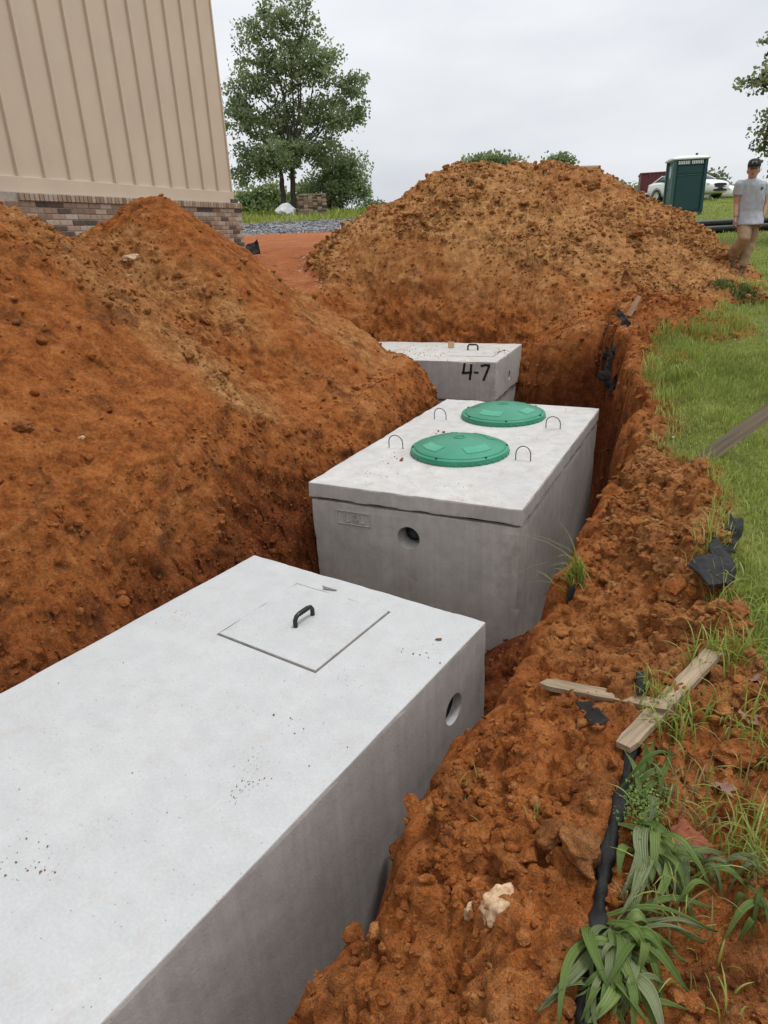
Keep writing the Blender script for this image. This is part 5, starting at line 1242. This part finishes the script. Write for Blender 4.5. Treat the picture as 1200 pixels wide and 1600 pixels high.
for z0, z1 in ((.22, 1.50), (1.58, 1.86)): MB().box(-.46, .46, -.585, -.555, z0, z1).build('panel', M_PT, PT, bevel=.02)
MB().box(-.45, .45, -.60, -.55, 1.515, 1.55).build('rail', M_PTL, PT, bevel=.01)
MB().box(-.585, -.55, -.44, .44, .2, 1.95).build('door', M_PT, PT, bevel=.015)
MB().box(-.60, -.58, .2, .26, 1.0, 1.12).build('latch', M_PTL, PT)
n_ = 20; MB().add([(-.592, .02+.14*math.cos(2*math.pi*k/n_), 1.68+.24*math.sin(2*math.pi*k/n_)) for k in range(n_)]+[(-.584, .02+.14*math.cos(2*math.pi*k/n_), 1.68+.24*math.sin(2*math.pi*k/n_)) for k in range(n_)], [tuple(range(n_))]+[(k, (k+1) % n_, n_+(k+1) % n_, n_+k) for k in range(n_)]).build('door_sign', simple_mat('pale_blue_sign', (.35, .48, .58), .4), PT)
for x0 in (-.46, .04):
    v_ = MB().box(x0, x0+.42, -.625, -.60, 1.93, 2.05).build('vent', M_ROOF_VENTLIGHT, PT)  # white panel paints in the daylight showing through the vent opening
    for k in range(6): MB().box(x0+.045+k*.065, x0+.062+k*.065, -.632, -.622, 1.93, 2.05).build('louvre', M_PT, v_)
MB().box(-.60, .60, -.615, -.56, 1.90, 1.925).build('vent_sill', M_PT, PT); MB().box(-.60, .60, -.615, -.56, 2.055, 2.12).build('vent_head', M_PT, PT)
rings = []
for y, zz in ((-.68, 0.0), (-.66, .05), (-.4, .13), (0, .165), (.4, .13), (.66, .05), (.68, 0.0)): rings.append([(x, y, H+.005+zz*(1-abs(x/.7)**4*.6)) for x in (-.70, -.62, -.3, 0, .3, .62, .70)]+[(x, y*.98, H-.025) for x in (.68, 0, -.68)])
loft(rings).build('roof', M_ROOF_VENTLIGHT, PT, smooth=True)
MB().tube([(.45, .45, H), (.45, .45, H+.28)], .05, 12).build('vent_pipe', M_BLK, PT, smooth=True)

# black drain pipes lying in the grass, every pipe a thing
M_PIPE = simple_mat('black_plastic_pipe', (.014, .015, .017), .38, var=.3)
P0 = on_y(1064, 358, 19.6); dirp = Vector((1, .10, 0)).normalized(); perp = Vector((-dirp.y, dirp.x, 0)); rp = .088
lbl = ['front pipe on the ground of the black pipe pile', 'second black pipe from the front on the ground', 'third black pipe from the front on the ground', 'rearmost black pipe on the ground', 'front black pipe of the upper layer', 'middle black pipe of the upper layer', 'rear black pipe of the upper layer']
for i in range(7):
    row, k = (0, i) if i < 4 else (1, i-4)
    s0 = P0+perp*((k+.5*row)*2.05*rp)+dirp*(.12*((i*37) % 5)-.1); z0 = gz(P0.x+1.5, P0.y+.3)+.015+rp+row*1.76*rp
    a_, b_ = Vector((s0.x, s0.y, z0-.02)), Vector((s0.x, s0.y, z0-.02))+dirp*6.0+Vector((0, 0, .05))
    m = MB(); m.tube([a_+(b_-a_)*t_ for t_ in (0, .02, .5, .98, 1)], [rp, rp, rp, rp, rp], 18, cap=False); m.tube([a_+(b_-a_)*t_ for t_ in (1, .5, 0)], rp*.86, 18, cap=False)
    n_ = 18; base = len(m.v)-3*n_; o = m.build('drain_pipe', M_PIPE, None, auto=.9); tag(o, lbl[i], 'pipe', 'black drain pipes')

# machine whose roof shows over the heap
M_CREAM = simple_mat('cream_orange_paint', (.50, .33, .21), .5, var=.15); M_ORG = simple_mat('faded_orange_paint', (.42, .20, .10), .55)
q = on_y(906, 268, 18.5); zb_ = gz(q.x, q.y); ld = empty('loader', (q.x, q.y, zb_), .25); tag(ld, 'cream and orange machine roof showing over the tall heap', 'machine'); hh = q.z-zb_
MB().box(-.30, .22, -.6, .6, hh-.10, hh+.08).build('cab_roof', M_CREAM, ld, bevel=.03); MB().box(-.28, .20, -.58, .58, hh-.20, hh-.10).build('roof_band', M_ORG, ld, bevel=.02)
for sx in (-.26, .18):
    for sy in (-.54, .54): MB().box(sx-.03, sx+.03, sy-.03, sy+.03, .9, hh-.18).build('cab_post', M_BLK, ld)
MB().box(-.7, .9, -.6, .6, .45, 1.0).build('chassis', M_ORG, ld, bevel=.05); MB().box(.40, .56, -.10, .10, hh-.32, hh-.14).build('work_light', M_BLK, ld, bevel=.02); MB().tube([(.20, 0, hh-.18), (.48, 0, hh-.22)], .02, 6).build('light_bracket', M_BLK, ld)
for sx in (-.45, .6):
    for sy in (-.72, .72): MB().lathe([(.2, .1), (.38, .1), (.40, .06), (.40, -.06), (.38, -.1), (.2, -.1)], 20, M=Matrix.Translation((sx, sy, .38)) @ Matrix.Rotation(math.pi/2, 4, 'X')).build('wheel', M_TYRE, ld, smooth=True)

# white bag, dark bag and stack of bricks on the verge
def bag(name, px, py, y, sx, sz, mat, label, seed):
    q_ = on_y(px, py, y); V, F = lump(4, seed, .35); V = V*np.array([sx, sx*.8, sz]); V[:, 2] = np.maximum(V[:, 2], -sz*.6); o_ = link(name, np_mesh(name, V, F, True), mat); o_.location = (q_.x, q_.y, gz(q_.x, q_.y)+sz*.5); return tag(o_, label, 'bag')
bag('tarp_bundle', 447, 337, 34.0, .62, .46, simple_mat('white_tarp', (.72, .73, .74), .5, var=.06, bumps=.3, bscale=6), 'white wrapped bundle on the grass left of the brick stack', 71)
bag('tarp_bundle', 464, 338, 34.2, .30, .34, simple_mat('dark_tarp', (.05, .055, .06), .5), 'dark wrapped bundle between white bundle and brick stack', 72)
q = on_y(489, 341, 33.8); BS = empty('brick_stack', (q.x, q.y, gz(q.x, q.y)), .2); tag(BS, 'stack of weathered brown bricks on the grass verge', 'brick stack')
MB().box(-.62, .62, -.45, .45, -.05, .12).build('pallet', M_WOOD_G, BS)
for lay in range(11):
    for i in range(6):
        for j in (0, 1):
            if lay > 8 and rb.random() < .45: continue
            o = link('brick', st_m[pick()], None, BS); o.scale = (2.0, 1, 1.1); o.location = (-.52+i*.208+rb.uniform(-.015, .015), -.32+j*.55+rb.uniform(-.02, .02), .155+lay*.0685); o.rotation_euler = (0, 0, math.pi/2+rb.uniform(-.06, .06))

# ================================================================== the walking man
YP = min(np.arange(11.0, 14.5, .05), key=lambda y_: abs(on_y(1159, 424, y_).z-gz(on_y(1159, 424, y_).x, y_)))
def J(px, py, dy=0.0): return np.array(on_y(px, py, YP+dy))
def ell_ring(c_, rx, ry, ax, ay, n_=16): return [tuple(c_+ax*rx*math.cos(2*math.pi*k/n_)+ay*ry*math.sin(2*math.pi*k/n_)) for k in range(n_)]
vdir = np.array(on_y(1172, 330, YP)); vdir[2] = 0; vdir /= np.linalg.norm(vdir); sdir = np.array([vdir[1], -vdir[0], 0.0])      # away from lens, to the right
def chain(m, pts, radii, flat=1.0):
    """Limb: interpolated joints with tapering elliptic sections."""
    P_, R_ = [], []
    for i in range(len(pts)-1):
        for k in range(5): t_ = k/5; P_.append(pts[i]*(1-t_)+pts[i+1]*t_); R_.append(radii[i]*(1-t_)+radii[i+1]*t_)
    P_.append(pts[-1]); R_.append(radii[-1]); m.tube([tuple(p_) for p_ in P_], R_, 14)
def ball(m, c_, rx, ry, rz):
    m_ = 8; n_ = 14; rings = []
    for i in range(1, m_):
        a = math.pi*i/m_; rings.append([tuple(np.array(c_)+sdir*rx*math.sin(a)*math.cos(2*math.pi*k/n_)+vdir*ry*math.sin(a)*math.sin(2*math.pi*k/n_)+np.array([0, 0, rz*math.cos(a)])) for k in range(n_)])
    lf = loft(rings); m.add(lf.v, lf.f)
def fuse(m, name, mat, parent, voxel, smooth=4, noise=0.0, nscale=12.0, seed=0, origin=(0, 0, 0)):
    """Fuse overlapping solids into one continuous skin."""
    me = bpy.data.meshes.new('t'); me.from_pydata(m.v, [], m.f); bm = bmesh.new(); bm.from_mesh(me); bmesh.ops.recalc_face_normals(bm, faces=bm.faces); bm.to_mesh(me); bm.free()
    o_ = bpy.data.objects.new('t', me); COL.objects.link(o_); md = o_.modifiers.new('r', 'REMESH'); md.mode = 'VOXEL'; md.voxel_size = voxel; md.use_smooth_shade = True
    md = o_.modifiers.new('s', 'SMOOTH'); md.iterations = smooth; md.factor = .5
    me2 = bpy.data.meshes.new_from_object(o_.evaluated_get(bpy.context.evaluated_depsgraph_get())); bpy.data.objects.remove(o_, do_unlink=True); me2.name = name
    V = np.empty(len(me2.vertices)*3, np.float32); me2.vertices.foreach_get('co', V); V = V.reshape(-1, 3)
    if noise:
        Nv = np.empty(len(V)*3, np.float32); me2.vertices.foreach_get('normal', Nv); Nv = Nv.reshape(-1, 3); W_ = V*np.array([1, 1, .55]); V = V+Nv*(noise*(1-2*np.abs(fbm(W_, nscale, 3, seed))))[:, None]
    me2.vertices.foreach_set('co', (V-np.array(origin)).astype(np.float32).ravel()); me2.update()
    for p_ in me2.polygons: p_.use_smooth = True
    return link(name, me2, mat, parent)
M_SKIN = simple_mat('skin', (.44, .235, .165), .5, var=.10, scale=12); M_SHIRT = simple_mat('heather_grey_cotton', (.36, .38, .41), .9, var=.08, scale=20, bumps=.2, bscale=120)
M_KHAKI = simple_mat('khaki_canvas', (.30, .20, .115), .9, var=.22, scale=7, bumps=.3, bscale=80); M_BOOT = simple_mat('brown_boot_leather', (.09, .055, .035), .7); M_HAIR = simple_mat('brown_hair', (.06, .035, .02), .7); M_CAP = simple_mat('charcoal_cap', (.022, .025, .024), .85); M_LIP = simple_mat('lip_and_brow', (.20, .075, .055), .6)
sole = J(1159, 424); sole[2] = gz(sole[0], sole[1]); dzp = sole[2]-J(1159, 424)[2]
def K(px, py, dy=0.0): return J(px, py, dy)+np.array([0, 0, dzp])
man = empty('person', tuple(sole)); tag(man, 'walking man in grey t-shirt, khaki trousers and dark cap', 'person')
hd = K(1177.5, 266); neck = K(1174, 283, .02); chest = K(1172.5, 302, .02); waist = K(1169, 332, .02); hip = K(1168.5, 347, .02)
shL, shR = K(1156, 288, .0), K(1191.5, 289.5, .02); elL, elR = K(1150, 320, .04), K(1195, 320, .06); wrL, wrR = K(1149.5, 340, -.06), K(1192, 340, -.02)
hpL, hpR = K(1162, 349, 0), K(1175.5, 349, .03); knL, knR = K(1164, 373, -.18), K(1171, 381, .08); anL, anR = K(1141, 402, .10), K(1158.5, 416, .0)
m = MB()
ball(m, hd+np.array([0, 0, -.005]), .078, .098, .122); ball(m, hd+vdir*-.035+np.array([0, 0, -.075]), .052, .055, .055)     # skull and jaw
ball(m, hd+vdir*-.105+sdir*-.004+np.array([0, 0, -.025]), .014, .022, .024)                                                # nose
for sg in (-1, 1): ball(m, hd+sdir*sg*.080+np.array([0, 0, -.02]), .012, .022, .032)                                        # ears
chain(m, [hd+np.array([0, 0, -.07])+vdir*.02, neck, neck+np.array([0, 0, -.06])], [.058, .060, .075])
loft_t = loft([ell_ring(c_, rx, ry, sdir, vdir) for c_, rx, ry in ((neck+np.array([0, 0, -.03]), .10, .075), (K(1173.5, 291, .02), .175, .10), (chest, .175, .115), (waist, .15, .10), (hip, .165, .11))]); m.add(loft_t.v, loft_t.f)
for sh, el, wr in ((shL, elL, wrL), (shR, elR, wrR)): ball(m, sh+np.array([0, 0, -.02]), .045, .045, .045); chain(m, [sh+np.array([0, 0, -.025]), el, wr], [.046, .042, .030])
for hp, kn, an in ((hpL, knL, anL), (hpR, knR, anR)): chain(m, [hp, kn, an], [.088, .058, .040])
def hand(m, wr, side, curl):
    d = np.array([0, 0, -1.0])+vdir*-.25; d /= np.linalg.norm(d); palm = wr+d*.065
    ball(m, palm-d*.012, .022, .042, .052)
    for k, (off_, L) in enumerate(((-.030, .060), (-.010, .072), (.010, .070), (.030, .055))):
        b_ = palm+d*.030+vdir*off_; k1 = b_+d*L*.5+sdir*side*-.006; k2 = k1+d*L*.32+sdir*side*-curl*.03; chain(m, [b_-d*.02, k1, k2], [.0105, .0095, .0085])
    t0 = palm-d*.03+vdir*-.035; t1 = t0+d*.035+vdir*-.020; t2 = t1+d*.030+sdir*side*-.012; chain(m, [t0, t1, t2], [.013, .011, .009])
hand(m, wrL, -1, .8); hand(m, wrR, 1, .7)
fuse(m, 'body', M_SKIN, man, .0085, 3, origin=sole)
o = MB(); ball(o, hd+vdir*-.083+sdir*-.030+np.array([0, 0, .012]), .013, .010, .0065); ball(o, hd+vdir*-.083+sdir*.030+np.array([0, 0, .012]), .013, .010, .0065); 
for sg, nm in ((-1, 'eye'), (1, 'eye')):
    e_ = MB(); ball(e_, hd-sole+vdir*-.086+sdir*sg*.031+np.array([0, 0, .004]), .012, .010, .007); e_.build('eye', M_HAIR, man, smooth=True)
    e_ = MB(); ball(e_, hd-sole+vdir*-.088+sdir*sg*.032+np.array([0, 0, .024]), .019, .010, .005); e_.build('eyebrow', M_HAIR, man, smooth=True)
e_ = MB(); ball(e_, hd-sole+vdir*-.090+np.array([0, 0, -.068]), .024, .010, .007); e_.build('mouth', M_LIP, man, smooth=True)
m = MB(); ball(m, hd+vdir*.018+np.array([0, 0, .012]), .084, .096, .105); hr_ = fuse(m, 'hair', M_HAIR, man, .010, 2, .004, 60, 3, sole)
# cap: crown, brim, badge
m = MB(); n_ = 20; rings = [[tuple(hd-sole+sdir*rx*math.cos(2*math.pi*k/n_)+vdir*ry*math.sin(2*math.pi*k/n_)+np.array([0, 0, z])) for k in range(n_)] for rx, ry, z in ((.090, .110, .035), (.091, .111, .06), (.088, .108, .095), (.075, .090, .125), (.045, .055, .142), (.008, .008, .147))]
cap_ = loft(rings); cap_o = cap_.build('cap', M_CAP, man, smooth=True)
m = MB(); br = []
for k in range(13):
    a = math.pi*(k/12); br.append((math.cos(a)*.085, -.075-math.sin(a)*.105, .045+.0-.010*math.cos(a)**2-.022*math.sin(a)))
vv = [tuple(hd-sole+sdir*x+vdir*y+np.array([0, 0, z])) for x, y, z in br]; m.add(vv+[tuple(np.array(v)-np.array([0, 0, .006])) for v in vv], [tuple(range(13)), tuple(range(25, 12, -1))]+[(k, (k+1) % 13, 13+(k+1) % 13, 13+k) for k in range(13)]); m.build('brim', M_CAP, cap_o, smooth=True)
m = MB(); m.add([tuple(hd-sole+sdir*x+vdir*(-.113+abs(x)*.25)+np.array([0, 0, z])) for x, z in ((-.035, .070), (.035, .070), (.030, .105), (-.030, .105))]+[tuple(hd-sole+sdir*x+vdir*(-.100)+np.array([0, 0, z])) for x, z in ((-.035, .070), (.035, .070), (.030, .105), (-.030, .105))], [(0, 1, 2, 3), (0, 1, 5, 4), (1, 2, 6, 5), (2, 3, 7, 6), (3, 0, 4, 7)]); m.build('cap_badge', simple_mat('pale_cap_badge', (.40, .42, .40), .8), cap_o)
# t-shirt
m = MB(); lf = loft([ell_ring(c_, rx, ry, sdir, vdir, 20) for c_, rx, ry in ((K(1174, 281.5, .02), .080, .075), (K(1174, 284, .02), .125, .09), (K(1173.5, 290, .02), .185, .115), (K(1173, 302, .02), .195, .13), (K(1171, 318, .02), .19, .13), (waist, .185, .128), (K(1168.5, 345, .0), .200, .155), (K(1168.5, 352, -.01), .205, .185))]); m.add(lf.v, lf.f)
for sh, el in ((shL, elL), (shR, elR)): ball(m, sh+np.array([0, 0, -.015]), .066, .068, .060); chain(m, [sh+np.array([0, 0, -.02]), sh*.45+el*.55], [.064, .070])
fuse(m, 't_shirt', M_SHIRT, man, .012, 3, .012, 9, 5, sole)
# chest logo
lg = K(1189, 295.5, -.115)-sole; m = MB(); ball(m, lg, .034, .012, .026); m.build('chest_logo', simple_mat('dark_shirt_print', (.10, .12, .16), .9), man, smooth=True)
# trousers and boots
m = MB(); lf = loft([ell_ring(c_, rx, ry, sdir, vdir, 18) for c_, rx, ry in ((K(1168.5, 343, .02), .165, .115), (hip, .178, .122), (K(1168.5, 354, .02), .172, .12))]); m.add(lf.v, lf.f)
for hp, kn, an in ((hpL, knL, anL), (hpR, knR, anR)): chain(m, [hp+np.array([0, 0, .0])+vdir*.03, hp*.5+kn*.5+vdir*.01, kn, kn*.4+an*.6, an+np.array([0, 0, -.02])], [.092, .094, .082, .078, .074])
fuse(m, 'trousers', M_KHAKI, man, .012, 3, .014, 8, 7, sole)
for an, tip in ((anL, sdir*.10+vdir*-.20+np.array([0, 0, -.10])), (anR, vdir*-.20+sdir*-.04+np.array([0, 0, -.07]))):
    m = MB(); hl_ = an+np.array([0, 0, -.07]); ball(m, an+np.array([0, 0, -.01]), .055, .06, .07); ball(m, hl_, .052, .07, .045); ball(m, hl_+tip*.8, .050, .09, .038); chain(m, [hl_, hl_+tip*.8], [.05, .045]); fuse(m, 'boot', M_BOOT, man, .012, 2, origin=sole)
